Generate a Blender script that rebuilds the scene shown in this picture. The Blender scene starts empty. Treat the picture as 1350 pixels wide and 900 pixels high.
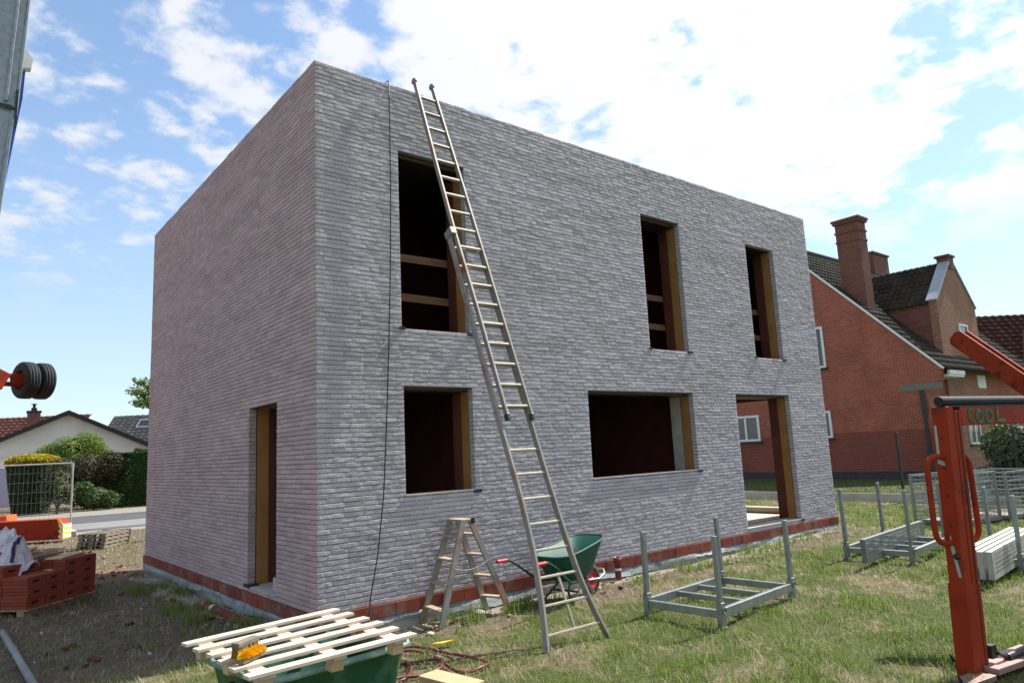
import bpy, bmesh, math, random
import numpy as np
from mathutils import Vector, Matrix

random.seed(7)
rng = np.random.default_rng(11)
SC = bpy.context.scene
COL = SC.collection
R = math.radians

# ------------------------------------------------------------------ camera
cam_d = bpy.data.cameras.new('camera')
cam = bpy.data.objects.new('camera', cam_d)
COL.objects.link(cam)
CAM = Vector((-2.967, -6.799, 1.480))
yaw, pitch, roll = R(50.7108), R(8.8300), R(-2.7073)
fw = Vector((math.cos(pitch)*math.cos(yaw), math.cos(pitch)*math.sin(yaw), math.sin(pitch)))
rt = Vector((math.sin(yaw), -math.cos(yaw), 0)); up = rt.cross(fw)
c_, s_ = math.cos(roll), math.sin(roll)
rt2 = c_*rt + s_*up; up2 = -s_*rt + c_*up
m = Matrix((rt2, up2, -fw)).transposed().to_4x4(); m.translation = CAM
cam.matrix_world = m
cam_d.sensor_width = 36; cam_d.sensor_fit = 'HORIZONTAL'
cam_d.lens = 931.84/1350*36
cam_d.clip_start = 0.05; cam_d.clip_end = 3000
SC.camera = cam

# ------------------------------------------------------------------ materials
def lin(h):
    if isinstance(h, (tuple, list)): return tuple(h[:3]) + (1,)
    h = h.lstrip('#'); o = []
    for i in (0, 2, 4):
        v = int(h[i:i+2], 16)/255
        o.append(v/12.92 if v <= .04045 else ((v+.055)/1.055)**2.4)
    return tuple(o) + (1,)

class NT:
    def __init__(s, name):
        s.m = bpy.data.materials.new(name); s.m.use_nodes = True
        s.t = s.m.node_tree; s.n = s.t.nodes; s.n.clear()
        s.out = s.n.new('ShaderNodeOutputMaterial')
        s.b = s.n.new('ShaderNodeBsdfPrincipled')
        s.link(s.b.outputs[0], s.out.inputs[0])
    def link(s, a, b): s.t.links.new(a, b)
    def new(s, t, **kw):
        n = s.n.new(t)
        for k, v in kw.items(): setattr(n, k, v)
        return n
    def noise(s, vec, scale, detail=4, rough=.55):
        n = s.new('ShaderNodeTexNoise'); n.inputs['Scale'].default_value = scale
        n.inputs['Detail'].default_value = detail; n.inputs['Roughness'].default_value = rough
        if vec is not None: s.link(vec, n.inputs['Vector'])
        return n.outputs['Fac']
    def ramp(s, fac, stops):
        r = s.new('ShaderNodeValToRGB'); s.link(fac, r.inputs[0])
        e = r.color_ramp.elements
        while len(e) < len(stops): e.new(.5)
        for el, (p, c) in zip(e, stops):
            el.position = p; el.color = lin(c)
        return r.outputs[0]
    def mix(s, fac, a, b, blend='MIX'):
        n = s.new('ShaderNodeMix', data_type='RGBA', blend_type=blend)
        if isinstance(fac, (int, float)): n.inputs[0].default_value = fac
        else: s.link(fac, n.inputs[0])
        for i, v in ((6, a), (7, b)):
            if isinstance(v, (str, tuple)): n.inputs[i].default_value = lin(v)
            else: s.link(v, n.inputs[i])
        return n.outputs[2]
    def math(s, op, a, b=None, c=None, clamp=False):
        n = s.new('ShaderNodeMath', operation=op); n.use_clamp = clamp
        for i, v in enumerate((a, b, c)):
            if v is None: continue
            if isinstance(v, (int, float)): n.inputs[i].default_value = v
            else: s.link(v, n.inputs[i])
        return n.outputs[0]
    def bump(s, h, strength, dist=.01):
        n = s.new('ShaderNodeBump'); n.inputs['Strength'].default_value = strength
        n.inputs['Distance'].default_value = dist; s.link(h, n.inputs['Height'])
        s.link(n.outputs[0], s.b.inputs['Normal'])
    def island(s): return s.new('ShaderNodeNewGeometry').outputs['Random Per Island']
    def pos(s): return s.new('ShaderNodeNewGeometry').outputs['Position']
    def obj(s): return s.new('ShaderNodeTexCoord').outputs['Object']
    def scaled(s, v, sc):
        n = s.new('ShaderNodeMapping'); n.inputs['Scale'].default_value = sc
        s.link(v, n.inputs[0]); return n.outputs[0]

def mat(name, c1, c2=None, scale=8, rough=.6, metal=0, bump=0, bscale=None, stretch=None, island=None,
        dirt=None, dirt_amt=.5, dscale=3, bdist=.004, spec=None):
    """mottled surface: c1..c2 by noise, optional per-piece tint, optional dirt patches, optional bump"""
    k = NT(name); v = k.obj()
    if stretch: v = k.scaled(v, stretch)
    if c2 is None: c2 = c1
    col = k.ramp(k.noise(v, scale, 5), [(.3, c1), (.7, c2)])
    if island:
        f = k.ramp(k.island(), [(0, (1-island,)*3), (1, (1+island,)*3)])
        col = k.mix(1, col, f, 'MULTIPLY')
    if dirt:
        d = k.ramp(k.noise(k.obj(), dscale, 6, .65), [(.52, (0, 0, 0)), (.68, (dirt_amt,)*3)])
        col = k.mix(d, col, dirt)
    k.link(col, k.b.inputs['Base Color'])
    k.b.inputs['Roughness'].default_value = rough
    k.b.inputs['Metallic'].default_value = metal
    if spec is not None: k.b.inputs['Specular IOR Level'].default_value = spec
    if bump: k.bump(k.noise(v, bscale or scale*6, 4), bump, bdist)
    return k.m

def mat_brick_block(name, lo, mid, hi, stain):
    """rough split-faced brick: every brick its own tint, mottled, coarse broken relief"""
    k = NT(name); p = k.pos()
    c = k.ramp(k.island(), [(0, lo), (.45, mid), (1, hi)])
    n1 = k.ramp(k.noise(p, 85, 5, .7), [(.3, (.66,)*3), (.7, (1.34,)*3)])
    c = k.mix(1, c, n1, 'MULTIPLY')
    n1b = k.ramp(k.noise(p, 170, 2, .6), [(.3, (.68,)*3), (.7, (1.32,)*3)])
    c = k.mix(1, c, n1b, 'MULTIPLY')
    n2 = k.ramp(k.noise(k.scaled(p, (.35, .35, 1.6)), 1.6, 6, .65), [(.36, (.90, .89, .875)), (.62, (1.05,)*3)])
    c = k.mix(1, c, n2, 'MULTIPLY')
    n3 = k.ramp(k.noise(k.scaled(p, (.5, .5, 3.0)), 1.1, 5, .6), [(.60, (0, 0, 0)), (.74, (.42,)*3)])
    c = k.mix(n3, c, stain)
    k.link(c, k.b.inputs['Base Color']); k.b.inputs['Roughness'].default_value = .8
    k.b.inputs['Specular IOR Level'].default_value = .3
    h = k.math('ADD', k.noise(p, 70, 5, .7), k.math('MULTIPLY', k.noise(p, 190, 3, .6), .6))
    k.bump(h, .75, .0075)
    return k.m

def mat_bricks(name, c1, c2, mortar, w=.22, h=.065, mort=.009, dark=None, band=None):
    """brickwork pattern for house walls (runs along x or y, up z)"""
    k = NT(name); p = k.pos()
    sx = k.new('ShaderNodeSeparateXYZ'); k.link(p, sx.inputs[0])
    cb = k.new('ShaderNodeCombineXYZ'); k.link(k.math('ADD', sx.outputs[0], sx.outputs[1]), cb.inputs[0]); k.link(sx.outputs[2], cb.inputs[1])
    b = k.new('ShaderNodeTexBrick'); k.link(cb.outputs[0], b.inputs['Vector'])
    b.inputs['Scale'].default_value = 1; b.inputs['Brick Width'].default_value = w; b.inputs['Row Height'].default_value = h
    b.inputs['Mortar Size'].default_value = mort; b.inputs['Color1'].default_value = lin(c1); b.inputs['Color2'].default_value = lin(c2)
    b.inputs['Mortar'].default_value = lin(mortar); b.inputs['Bias'].default_value = -.1
    c = k.mix(1, b.outputs['Color'], k.ramp(k.noise(p, .9, 5, .6), [(.3, (.8,)*3), (.7, (1.15,)*3)]), 'MULTIPLY')
    c = k.mix(1, c, k.ramp(k.noise(p, 22, 3), [(.3, (.85,)*3), (.7, (1.12,)*3)]), 'MULTIPLY')
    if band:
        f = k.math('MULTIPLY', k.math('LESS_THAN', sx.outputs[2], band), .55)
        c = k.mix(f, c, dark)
    k.link(c, k.b.inputs['Base Color']); k.b.inputs['Roughness'].default_value = .85
    k.bump(b.outputs['Fac'], -.4, .006)
    return k.m

def mat_leaf(name, lo, hi, trans=.35):
    k = NT(name)
    c = k.ramp(k.island(), [(0, lo), (1, hi)])
    k.link(c, k.b.inputs['Base Color']); k.b.inputs['Roughness'].default_value = .55
    k.b.inputs['Specular IOR Level'].default_value = .25
    tr = k.new('ShaderNodeBsdfTranslucent'); k.link(c, tr.inputs[0])
    mx = k.new('ShaderNodeMixShader'); mx.inputs[0].default_value = trans
    k.link(k.b.outputs[0], mx.inputs[1]); k.link(tr.outputs[0], mx.inputs[2]); k.link(mx.outputs[0], k.out.inputs[0])
    return k.m

M = {}
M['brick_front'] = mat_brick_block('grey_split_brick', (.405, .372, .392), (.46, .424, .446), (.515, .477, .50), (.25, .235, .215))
M['brick_side'] = mat_brick_block('shade_tinted_split_brick', (.42, .305, .305), (.47, .345, .345), (.52, .39, .385), (.26, .21, .19))  # same grey brick, the shaded side's mauve cast put into its colour
M['mortar'] = mat('dark_joint', (.05, .049, .048), (.07, .068, .066), 30, .95)
M['red_block'] = mat('red_clay_block', '#552a1e', '#683526', 3, .9, bump=.3, bscale=60, island=.22)
M['pile_block'] = mat('orange_red_clay_block', '#7a3320', '#934327', 3, .85, bump=.3, bscale=60, island=.18)
M['orange_course'] = mat('orange_clay_course', '#70301f', '#88402b', 6, .85, bump=.5, bscale=70, island=.25, dirt='#7d756a', dirt_amt=.7, dscale=4)
M['insul'] = mat('yellow_insulation', '#946733', '#a87a45', 4, .75, dirt='#8a6a35', dirt_amt=.4)
M['concrete'] = mat('concrete', '#a09c94', '#b6b2a8', 5, .9, bump=.3, bscale=60)
M['screed'] = mat('pale_floor_screed', '#b5aa9a', '#c5bbab', 3, .9)
M['ceiling'] = mat('clay_floor_beam', '#4d3128', '#5c3c31', 2.5, .9)
M['corbel'] = mat('dull_concrete', '#6f6b60', '#7d786c', 4, .9)
M['sheet'] = mat('pale_blue_dpc_sheet', '#747b7c', '#92989a', 9, .7, bump=.8, bscale=25, dirt='#55524c', dirt_amt=.85, dscale=6, bdist=.01)
M['black_plastic'] = mat('black_membrane', '#1c1c1d', '#2a2a2b', 10, .5)
M['roof_felt'] = mat('roofing_felt', '#4a4a4c', '#5c5c5e', 5, .9)
M['wood_new'] = mat('pale_fresh_timber', '#bfac99', '#cfbfae', 2.5, .7, bump=.15, bscale=40, stretch=(1, 7, 7), island=.1, dirt='#b39a7a', dirt_amt=.4, dscale=4)
M['wood_side'] = mat('pale_timber_blocks', '#b48f66', '#cdb08a', 5, .75, bump=.2, bscale=50, island=.1)
M['wood_old'] = mat('weathered_boards', '#7d6650', '#a08668', 3, .85, bump=.2, bscale=40, stretch=(1, 8, 8), island=.25)
M['wood_guard'] = mat('brown_guard_board', '#64452f', '#7d5c42', 3, .8, stretch=(1, 8, 8), island=.15)
M['wood_grey'] = mat('grey_pallet_wood', '#6f665c', '#8d8376', 3, .9, stretch=(1, 6, 6), island=.3)
M['alu'] = mat('dull_aluminium', '#7b7770', '#918b81', 6, .55, .3, dirt='#80786a', dirt_amt=.45, dscale=5)
M['alu_rung'] = mat('mortar_stained_rung', '#958f80', '#aca492', 8, .55, .25)
M['alu_paint'] = mat('aluminium_red_paint_marks', '#85807a', '#9a948a', 6, .55, .3, dirt='#93402f', dirt_amt=.8, dscale=4)
M['alu_orange'] = mat('aluminium_orange_smears', '#85837d', '#9d9a92', 6, .45, .5, dirt='#c06038', dirt_amt=.9, dscale=2.6)
M['tread'] = mat('dusty_tread', '#9c8672', '#b09a84', 10, .7)
M['galv'] = mat('galvanised_steel', '#7f8685', '#9aa09e', 9, .42, .6, bump=.1, bscale=30)
M['galv_dark'] = mat('dull_galvanised', '#676f70', '#848b8b', 9, .5, .55)
M['deck'] = mat('pale_alu_deck', '#a5a49e', '#bcbab3', 7, .5, .35, dirt='#857f74', dirt_amt=.4)
M['green_tray'] = mat('green_plastic_tray', '#15493f', '#1c554a', 4, .55, dirt='#40665a', dirt_amt=.25, dscale=5, spec=.3)
M['green_tub'] = mat('green_plastic_tub', '#0a4229', '#0f5133', 3, .4, dirt='#6d8a78', dirt_amt=.45, dscale=4)
M['green_rim'] = mat('pale_mottled_green_rim', '#5f8276', '#8fa79c', 7, .6, dirt='#c9cfc6', dirt_amt=.8, dscale=5)  # paler than the tub body, with lighter patches
M['green_tube'] = mat('dark_green_tube', '#143a2e', '#1a4636', 5, .4)
M['red_grip'] = mat('red_rubber', '#b02030', '#c22a36', 8, .5)
M['red_rim'] = mat('red_wheel_rim', '#b8152a', '#c81e30', 8, .4)
M['tyre'] = mat('black_tyre', '#1b1b1c', '#29292a', 12, .8, bump=.3, bscale=30)
M['tyre_dusty'] = mat('dusty_tyre', '#3a3330', '#4c433d', 12, .85)
M['zinc'] = mat('bright_zinc', '#b9bcba', '#cfd2cf', 8, .35, .6)
M['hose'] = mat('maroon_hose', '#5c1822', '#6f202b', 8, .45)
M['red_pipe'] = mat('red_plastic_pipe', '#6f1f1c', '#842622', 6, .45, dirt='#8b7768', dirt_amt=.5, dscale=6)
M['white_plastic'] = mat('white_plastic', '#d5d5d2', '#e2e2df', 5, .5)
M['grey_pipe'] = mat('grey_pipe', '#747674', '#8c8e8b', 6, .55, dirt='#6a6357', dirt_amt=.6)
M['yellow_bristle'] = mat('yellow_bristle', '#f0b400', '#ffce18', 40, .6, island=.2)
M['brown_bristle'] = mat('dirty_yellow_bristle', '#9a7a1c', '#c29a22', 40, .6, island=.3)
M['cable'] = mat('black_cable', '#161617', '#202021', 5, .5)
M['orange'] = mat('weathered_orange_paint', '#8a270c', '#9c3412', 3, .65, spec=.2, dirt='#43211a', dirt_amt=.75, dscale=4.5, bump=.12, bscale=40)
M['orange2'] = mat('bright_orange_paint', '#e0561c', '#f06626', 3, .5)
M['orange3'] = mat('scratched_orange_plate', '#842a10', '#953619', 3, .65, spec=.2, dirt='#2a1814', dirt_amt=.9, dscale=11)
M['worn_plate'] = mat('worn_pinkish_steel', '#8b6d63', '#a98a7f', 8, .5, .2)
M['dark_steel'] = mat('dark_greasy_steel', '#2b2a2b', '#413d3c', 9, .45, .5)
M['green_paint'] = mat('green_spray_paint', '#2c7352', '#3d8360', 9, .7, dirt='#6b2b17', dirt_amt=.9, dscale=22)
M['grey_paint'] = mat('grey_green_paint_streak', '#8d9a90', '#a3afa5', 12, .7)
M['blue'] = mat('blue_sheet', '#2c4fae', '#3459ba', 3, .5)
M['white_paint'] = mat('white_paint', '#d9d9d6', '#e6e6e3', 4, .5)
M['cream'] = mat('cream_render', '#cfcabc', '#ddd8ca', 1.2, .9)
M['lav'] = mat('lavender_grey_door', '#9c98ac', '#a8a4b8', 1.2, .6)
M['dark_roof'] = mat('dark_verge_tiles', '#1d1c20', '#29282c', 3, .7)
M['tile_dark'] = mat('brown_black_pantile', '#2a2521', '#3f382d', 1.4, .8, island=.25, dirt='#4f4c3a', dirt_amt=.35, dscale=1.5, spec=.2)
M['tile_grey'] = mat('grey_roof_tile', '#55524f', '#6a6663', 2, .7, island=.15)
M['tile_red'] = mat('red_roof_tile', '#6d4034', '#80503f', 2, .8, island=.15)
M['tile_brown'] = mat('brown_roof_tile', '#3c2620', '#523630', 2, .9, island=.2, spec=.1)
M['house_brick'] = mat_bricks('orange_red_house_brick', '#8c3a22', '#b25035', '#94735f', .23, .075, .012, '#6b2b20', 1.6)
M['bay_brick'] = mat_bricks('brown_red_bay_brick', '#83482f', '#a2623f', '#a08672', .23, .075, .013)
M['chim_brick'] = mat_bricks('dark_red_chimney_brick', '#5f2a20', '#7d3d2d', '#7a6154', .23, .075, .012)
M['plinth'] = mat('black_plinth_brick', '#26242a', '#37343b', 6, .7)
M['grey_brick'] = mat_bricks('mixed_grey_brick', '#7a7064', '#958a7a', '#a09a8c', .24, .08, .01)
M['lead'] = mat('lead_flashing', '#8f959c', '#a5abb1', 4, .5, .2)
def mat_glass():
    k = NT('window_glass'); k.b.inputs['Base Color'].default_value = (.03, .035, .04, 1)
    k.b.inputs['Roughness'].default_value = .06; k.b.inputs['Specular IOR Level'].default_value = .8
    return k.m
M['glass'] = mat_glass()
M['fabric'] = mat('white_woven_sack', '#bdb6ba', '#d3cfd6', 6, .85, bump=.5, bscale=14, bdist=.02, dirt='#a38f88', dirt_amt=.6, dscale=3)
M['strap'] = mat('navy_strap', '#23243a', '#2f3048', 6, .8)
M['yellow'] = mat('yellow_marking', '#e8c234', '#f2d24a', 6, .5)
M['bark'] = mat('bark', '#4a4034', '#63574a', 12, .95, bump=.5)
M['fence_green'] = mat('dark_green_coat', '#1c2422', '#26302d', 6, .5)
M['asphalt'] = mat('asphalt', (.050, .051, .053), (.075, .075, .076), 1.5, .95, bump=.3, bscale=120)
M['paving'] = mat('pale_concrete_paving', (.15, .147, .14), (.205, .20, .19), 1.2, .95)
M['gravel'] = mat('gravel', (.165, .152, .135), (.26, .235, .20), 14, .95, bump=.5, bscale=60)
M['verge'] = mat('verge_soil', (.10, .11, .05), (.17, .16, .08), 2, .95)
M['stone'] = mat('rubble_stone', '#8f857a', '#b9afa3', 6, .9, island=.3)
M['shard'] = mat('brick_shards', '#542a1f', '#6b3828', 6, .9, island=.3)
M['rope_grey'] = mat('grey_strap', '#77777a', '#8a8a8c', 5, .8)
LEAF = dict(
    hedge=mat_leaf('box_hedge_leaf', (.022, .052, .010), (.060, .125, .022), .25),
    yellow=mat_leaf('golden_conifer_tip', (.30, .24, .012), (.52, .42, .03), .25),
    conifer=mat_leaf('dark_conifer', (.018, .035, .010), (.050, .075, .018), .2),
    olive=mat_leaf('olive_shrub_leaf', (.050, .062, .022), (.13, .14, .055), .3),
    light=mat_leaf('light_green_leaf', (.09, .15, .022), (.20, .29, .05), .4),
    rhodo=mat_leaf('dull_rhododendron_leaf', (.035, .042, .018), (.115, .10, .045), .25),
    low=mat_leaf('mid_green_leaf', (.040, .075, .020), (.105, .165, .05), .3),
    robinia=mat_leaf('robinia_leaf', (.075, .125, .03), (.16, .23, .06), .4),
    dark=mat_leaf('dark_bush_leaf', (.020, .045, .012), (.065, .11, .028), .3),
)
M['grass'] = mat_leaf('grass_blade', (.100, .150, .028), (.265, .325, .085), .45)
M['grass_dry'] = mat_leaf('dry_grass_blade', (.24, .195, .11), (.52, .45, .29), .25)
M['lawn'] = mat_leaf('shadow_darkened_lawn_blade', (.035, .075, .012), (.095, .155, .030), .3)  # darkened so the blade colour carries the red house's shadow
M['weed'] = mat_leaf('lush_tuft_blade', (.088, .160, .024), (.235, .325, .062), .45)

# ------------------------------------------------------------------ mesh building
ROOT = {}
def V(*a):
    t = tuple(a if len(a) > 1 else a[0])
    return Vector(t if len(t) == 3 else (t[0], t[1], 0.0))
class MB:
    def __init__(s): s.v = []; s.f = []; s.sm = []
    def add(s, vs, fs, smooth=False):
        o = len(s.v); s.v += [tuple(v) for v in vs]; s.f += [tuple(o+i for i in f) for f in fs]; s.sm += [smooth]*len(fs); return s
    def quad(s, a, b, c, d): return s.add([a, b, c, d], [(0, 1, 2, 3)])
    def box(s, a, b):
        x0, y0, z0 = a; x1, y1, z1 = b
        return s.add([(x0,y0,z0),(x1,y0,z0),(x1,y1,z0),(x0,y1,z0),(x0,y0,z1),(x1,y0,z1),(x1,y1,z1),(x0,y1,z1)],
                     [(3,2,1,0),(4,5,6,7),(0,1,5,4),(1,2,6,5),(2,3,7,6),(3,0,4,7)])
    def obox(s, o, ex, ey, ez):
        """box from corner o along three edge vectors"""
        o, ex, ey, ez = V(o), V(ex), V(ey), V(ez)
        vs = [o, o+ex, o+ex+ey, o+ey, o+ez, o+ex+ez, o+ex+ey+ez, o+ey+ez]
        f = [(3,2,1,0),(4,5,6,7),(0,1,5,4),(1,2,6,5),(2,3,7,6),(3,0,4,7)]
        if ex.cross(ey).dot(ez) < 0: f = [q[::-1] for q in f]
        return s.add(vs, f)
    def bar(s, p, q, w, h, up=(0, 0, 1)):
        """rectangular bar from p to q; w across, h along up"""
        p, q = V(p), V(q); d = (q-p).normalized(); u = V(up); sd = d.cross(u)
        if sd.length < 1e-4: sd = d.cross(V(1, 0, 0))
        sd.normalize(); u = sd.cross(d)
        return s.obox(p - sd*w/2 - u*h/2, q-p, sd*w, u*h)
    def tube(s, pts, r, n=8, caps=True, smooth=True):
        pts = [V(p) for p in pts]; rs = r if isinstance(r, (list, tuple)) else [r]*len(pts)
        t0 = (pts[1]-pts[0]).normalized(); a = t0.orthogonal().normalized(); vs = []
        for i, p in enumerate(pts):
            t = (pts[min(i+1, len(pts)-1)] - pts[max(i-1, 0)]).normalized()
            a = (a - t*a.dot(t)); a.normalize(); b = t.cross(a)
            for j in range(n):
                th = 2*math.pi*j/n; vs.append(p + (a*math.cos(th) + b*math.sin(th))*rs[i])
        fs = []
        for i in range(len(pts)-1):
            for j in range(n):
                k = (j+1) % n; fs.append((i*n+j, i*n+k, (i+1)*n+k, (i+1)*n+j))
        s.add(vs, fs, smooth)
        if caps:
            e = len(pts)-1
            s.add(vs[:n], [tuple(range(n))[::-1]]); s.add(vs[e*n:], [tuple(range(n))])
        return s
    def lathe(s, c, axis, prof, n=24, smooth=True):
        """profile of (along-axis, radius) turned round the axis"""
        c, ax = V(c), V(axis).normalized(); a = ax.orthogonal().normalized(); b = ax.cross(a); vs = []; fs = []
        for (h, r) in prof:
            for j in range(n):
                th = 2*math.pi*j/n; vs.append(c + ax*h + (a*math.cos(th)+b*math.sin(th))*r)
        for i in range(len(prof)-1):
            for j in range(n):
                k = (j+1) % n; fs.append((i*n+j, i*n+k, (i+1)*n+k, (i+1)*n+j))
        return s.add(vs, fs, smooth)
    def prism(s, poly, ext):
        """flat polygon (3-D points) pulled along ext"""
        n = len(poly); a = [V(p) for p in poly]; e = V(ext); b = [p+e for p in a]
        nr = (a[1]-a[0]).cross(a[2]-a[1])
        fl = nr.dot(e) > 0
        f1 = tuple(range(n)); f2 = tuple(range(n, 2*n))
        fs = [f1[::-1] if fl else f1, f2 if fl else f2[::-1]]
        for i in range(n):
            k = (i+1) % n; q = (i, k, n+k, n+i); fs.append(q if fl else q[::-1])
        return s.add(a+b, fs)
    def build(s, name, mt, parent=None, bevel=0, subsurf=0):
        me = bpy.data.meshes.new(name)
        off = ROOT.get(parent.name, Vector()) if parent is not None else Vector()
        me.from_pydata([(v[0]-off.x, v[1]-off.y, v[2]-off.z) for v in s.v], [], s.f)
        me.polygons.foreach_set('use_smooth', s.sm)
        me.materials.append(M[mt] if isinstance(mt, str) else mt); me.update()
        o = bpy.data.objects.new(name, me); COL.objects.link(o)
        if parent is not None: o.parent = parent; ROOT[o.name] = off
        if bevel:
            b = o.modifiers.new('bevel', 'BEVEL'); b.width = bevel; b.segments = 2; b.limit_method = 'ANGLE'; b.angle_limit = R(40)
        if subsurf:
            b = o.modifiers.new('subsurf', 'SUBSURF'); b.levels = b.render_levels = subsurf
        return o

def tag(o, label, cat, group=None):
    o['label'] = label; o['category'] = cat
    if group: o['group'] = group
    return o
def thing(name, loc, label, cat, group=None):
    o = bpy.data.objects.new(name, None); COL.objects.link(o); o.location = loc
    o.empty_display_size = .2; ROOT[o.name] = Vector(loc); return tag(o, label, cat, group)
def copy_thing(src, loc, rz=None, label=None, group=None):
    c = src.copy(); COL.objects.link(c); c.location = loc
    if rz is not None: c.rotation_euler = (0, 0, rz)
    if label: c['label'] = label
    if group: c['group'] = group
    for ch in list(src.children):
        d = ch.copy(); COL.objects.link(d); d.parent = c
        for g in list(ch.children):
            e = g.copy(); COL.objects.link(e); e.parent = d
    return c
def structure(o): o['kind'] = 'structure'; return o
def np_mesh(name, verts, quads, mt, smooth=False):
    me = bpy.data.meshes.new(name); nv, nq = len(verts), len(quads)
    me.vertices.add(nv); me.vertices.foreach_set('co', np.asarray(verts, np.float32).ravel())
    k = quads.shape[1]
    me.loops.add(nq*k); me.loops.foreach_set('vertex_index', np.asarray(quads, np.int32).ravel())
    me.polygons.add(nq); me.polygons.foreach_set('loop_start', np.arange(0, nq*k, k, dtype=np.int32))
    me.polygons.foreach_set('use_smooth', np.full(nq, smooth))
    me.update(calc_edges=True); me.materials.append(M[mt] if isinstance(mt, str) else mt)
    o = bpy.data.objects.new(name, me); COL.objects.link(o); return o

# value noise for terrain and plant patches
_tab = rng.random((256, 256))
def vnoise(x, y):
    xi = np.floor(x).astype(int); yi = np.floor(y).astype(int); fx = x-xi; fy = y-yi
    fx = fx*fx*(3-2*fx); fy = fy*fy*(3-2*fy)
    g = lambda a, b: _tab[a % 256, b % 256]
    return (g(xi, yi)*(1-fx)+g(xi+1, yi)*fx)*(1-fy) + (g(xi, yi+1)*(1-fx)+g(xi+1, yi+1)*fx)*fy
def fbm(x, y, o=4):
    x = np.asarray(x, float); y = np.asarray(y, float); s = 0; a = .5; t = 0
    for i in range(o):
        s = s + a*vnoise(x*2**i+17*i, y*2**i+31*i); t += a; a *= .5
    return s/t
def sstep(a, b, x):
    t = np.clip((x-a)/(b-a), 0, 1); return t*t*(3-2*t)
def ground_z(x, y):
    x = np.asarray(x, float); y = np.asarray(y, float)
    near = (1-sstep(12, 15.5, y))*(1-sstep(15, 17, x))*sstep(-30, -15, x)*sstep(-30, -14, y)
    b = (fbm(x*.9, y*.9, 3)-.5)*.07 + (fbm(x*4, y*4, 3)-.5)*.03
    rise = .05*sstep(4, 10, x)*(1-sstep(11, 15, x))*(1-sstep(.5, 3, np.abs(y)))
    inside = sstep(-.1, .3, x)*(1-sstep(10.0, 10.3, x))*sstep(-.1, .3, y)*(1-sstep(7.0, 7.3, y))
    return -.25 + near*(b+rise)*(1-inside) - .12*inside
def gz(x, y): return float(ground_z(x, y))

# ------------------------------------------------------------------ world, sun
SUN_EL, SUN_AZ = 50.0, -2.6          # degrees; azimuth measured from +X towards +Y
w = bpy.data.worlds.new('World'); SC.world = w; w.use_nodes = True
nt = w.node_tree; nt.nodes.clear()
def wn(t, **k):
    n = nt.nodes.new(t)
    for a, b in k.items(): setattr(n, a, b)
    return n
def wl(a, b): nt.links.new(a, b)
def wm(op, a, b=None, c=None, clamp=False):
    n = wn('ShaderNodeMath', operation=op); n.use_clamp = clamp
    for i, v in enumerate((a, b, c)):
        if v is None: continue
        if isinstance(v, (int, float)): n.inputs[i].default_value = v
        else: wl(v, n.inputs[i])
    return n.outputs[0]
sky0 = sky = wn('ShaderNodeTexSky', sky_type='NISHITA'); sky.sun_disc = False
sky.sun_elevation = R(SUN_EL); sky.sun_rotation = R(90-SUN_AZ)
sky.altitude = 50; sky.air_density = 1.0; sky.dust_density = .25; sky.ozone_density = 1.6
tc = wn('ShaderNodeTexCoord'); sep = wn('ShaderNodeSeparateXYZ'); wl(tc.outputs['Generated'], sep.inputs[0])
zz = wm('MAXIMUM', sep.outputs[2], .02); den = wm('ADD', zz, .22)
px = wm('DIVIDE', sep.outputs[0], den); py = wm('DIVIDE', sep.outputs[1], den)
cmb = wn('ShaderNodeCombineXYZ'); wl(px, cmb.inputs[0]); wl(py, cmb.inputs[1])
def wnoise(scale, detail, rough, off=(0, 0, 0), dist=0):
    mp = wn('ShaderNodeMapping'); mp.inputs['Location'].default_value = off; wl(cmb.outputs[0], mp.inputs[0])
    n = wn('ShaderNodeTexNoise'); n.inputs['Scale'].default_value = scale; n.inputs['Detail'].default_value = detail
    n.inputs['Roughness'].default_value = rough; n.inputs['Distortion'].default_value = dist
    wl(mp.outputs[0], n.inputs['Vector']); return n.outputs['Fac']
big = wnoise(1.3, 3, .5, (3.1, 1.7, 0)); mid = wnoise(6.5, 4, .5, (0, 4, 0), .25); fine = wnoise(19, 5, .6, (7, 2, 0), .3)
# cover is thickest towards the sun's side of the sky, overhead
def wdot(v):
    n = wn('ShaderNodeVectorMath', operation='DOT_PRODUCT'); wl(tc.outputs['Generated'], n.inputs[0]); n.inputs[1].default_value = v; return n.outputs['Value']
bank = wn('ShaderNodeMapRange', interpolation_type='SMOOTHSTEP'); wl(wdot((.68, .502, .534)), bank.inputs[0])
bank.inputs[1].default_value = .925; bank.inputs[2].default_value = .985
EL_, AZ_ = R(SUN_EL), R(SUN_AZ)
glow = wm('POWER', wm('MAXIMUM', wdot((math.cos(EL_)*math.cos(AZ_), math.cos(EL_)*math.sin(AZ_), math.sin(EL_))), 0), 7)
elev = wn('ShaderNodeMapRange'); wl(sep.outputs[2], elev.inputs[0])
elev.inputs[1].default_value = .20; elev.inputs[2].default_value = .50
cov = wm('ADD', wm('MULTIPLY', big, .55), wm('ADD', wm('MULTIPLY', mid, .60), wm('MULTIPLY', fine, .28)))
cov = wm('ADD', cov, wm('MULTIPLY', bank.outputs[0], .165))
mr = wn('ShaderNodeMapRange', interpolation_type='SMOOTHSTEP'); wl(cov, mr.inputs[0])
mr.inputs[1].default_value = .66; mr.inputs[2].default_value = .80
low = wn('ShaderNodeMapRange', interpolation_type='SMOOTHSTEP'); wl(sep.outputs[2], low.inputs[0])
low.inputs[1].default_value = .17; low.inputs[2].default_value = .30
cl = wm('MULTIPLY', wm('MULTIPLY', mr.outputs[0], low.outputs[0]), .92)
SKY_STR = .115
mixc = wn('ShaderNodeMix', data_type='RGBA'); wl(cl, mixc.inputs[0])
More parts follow.
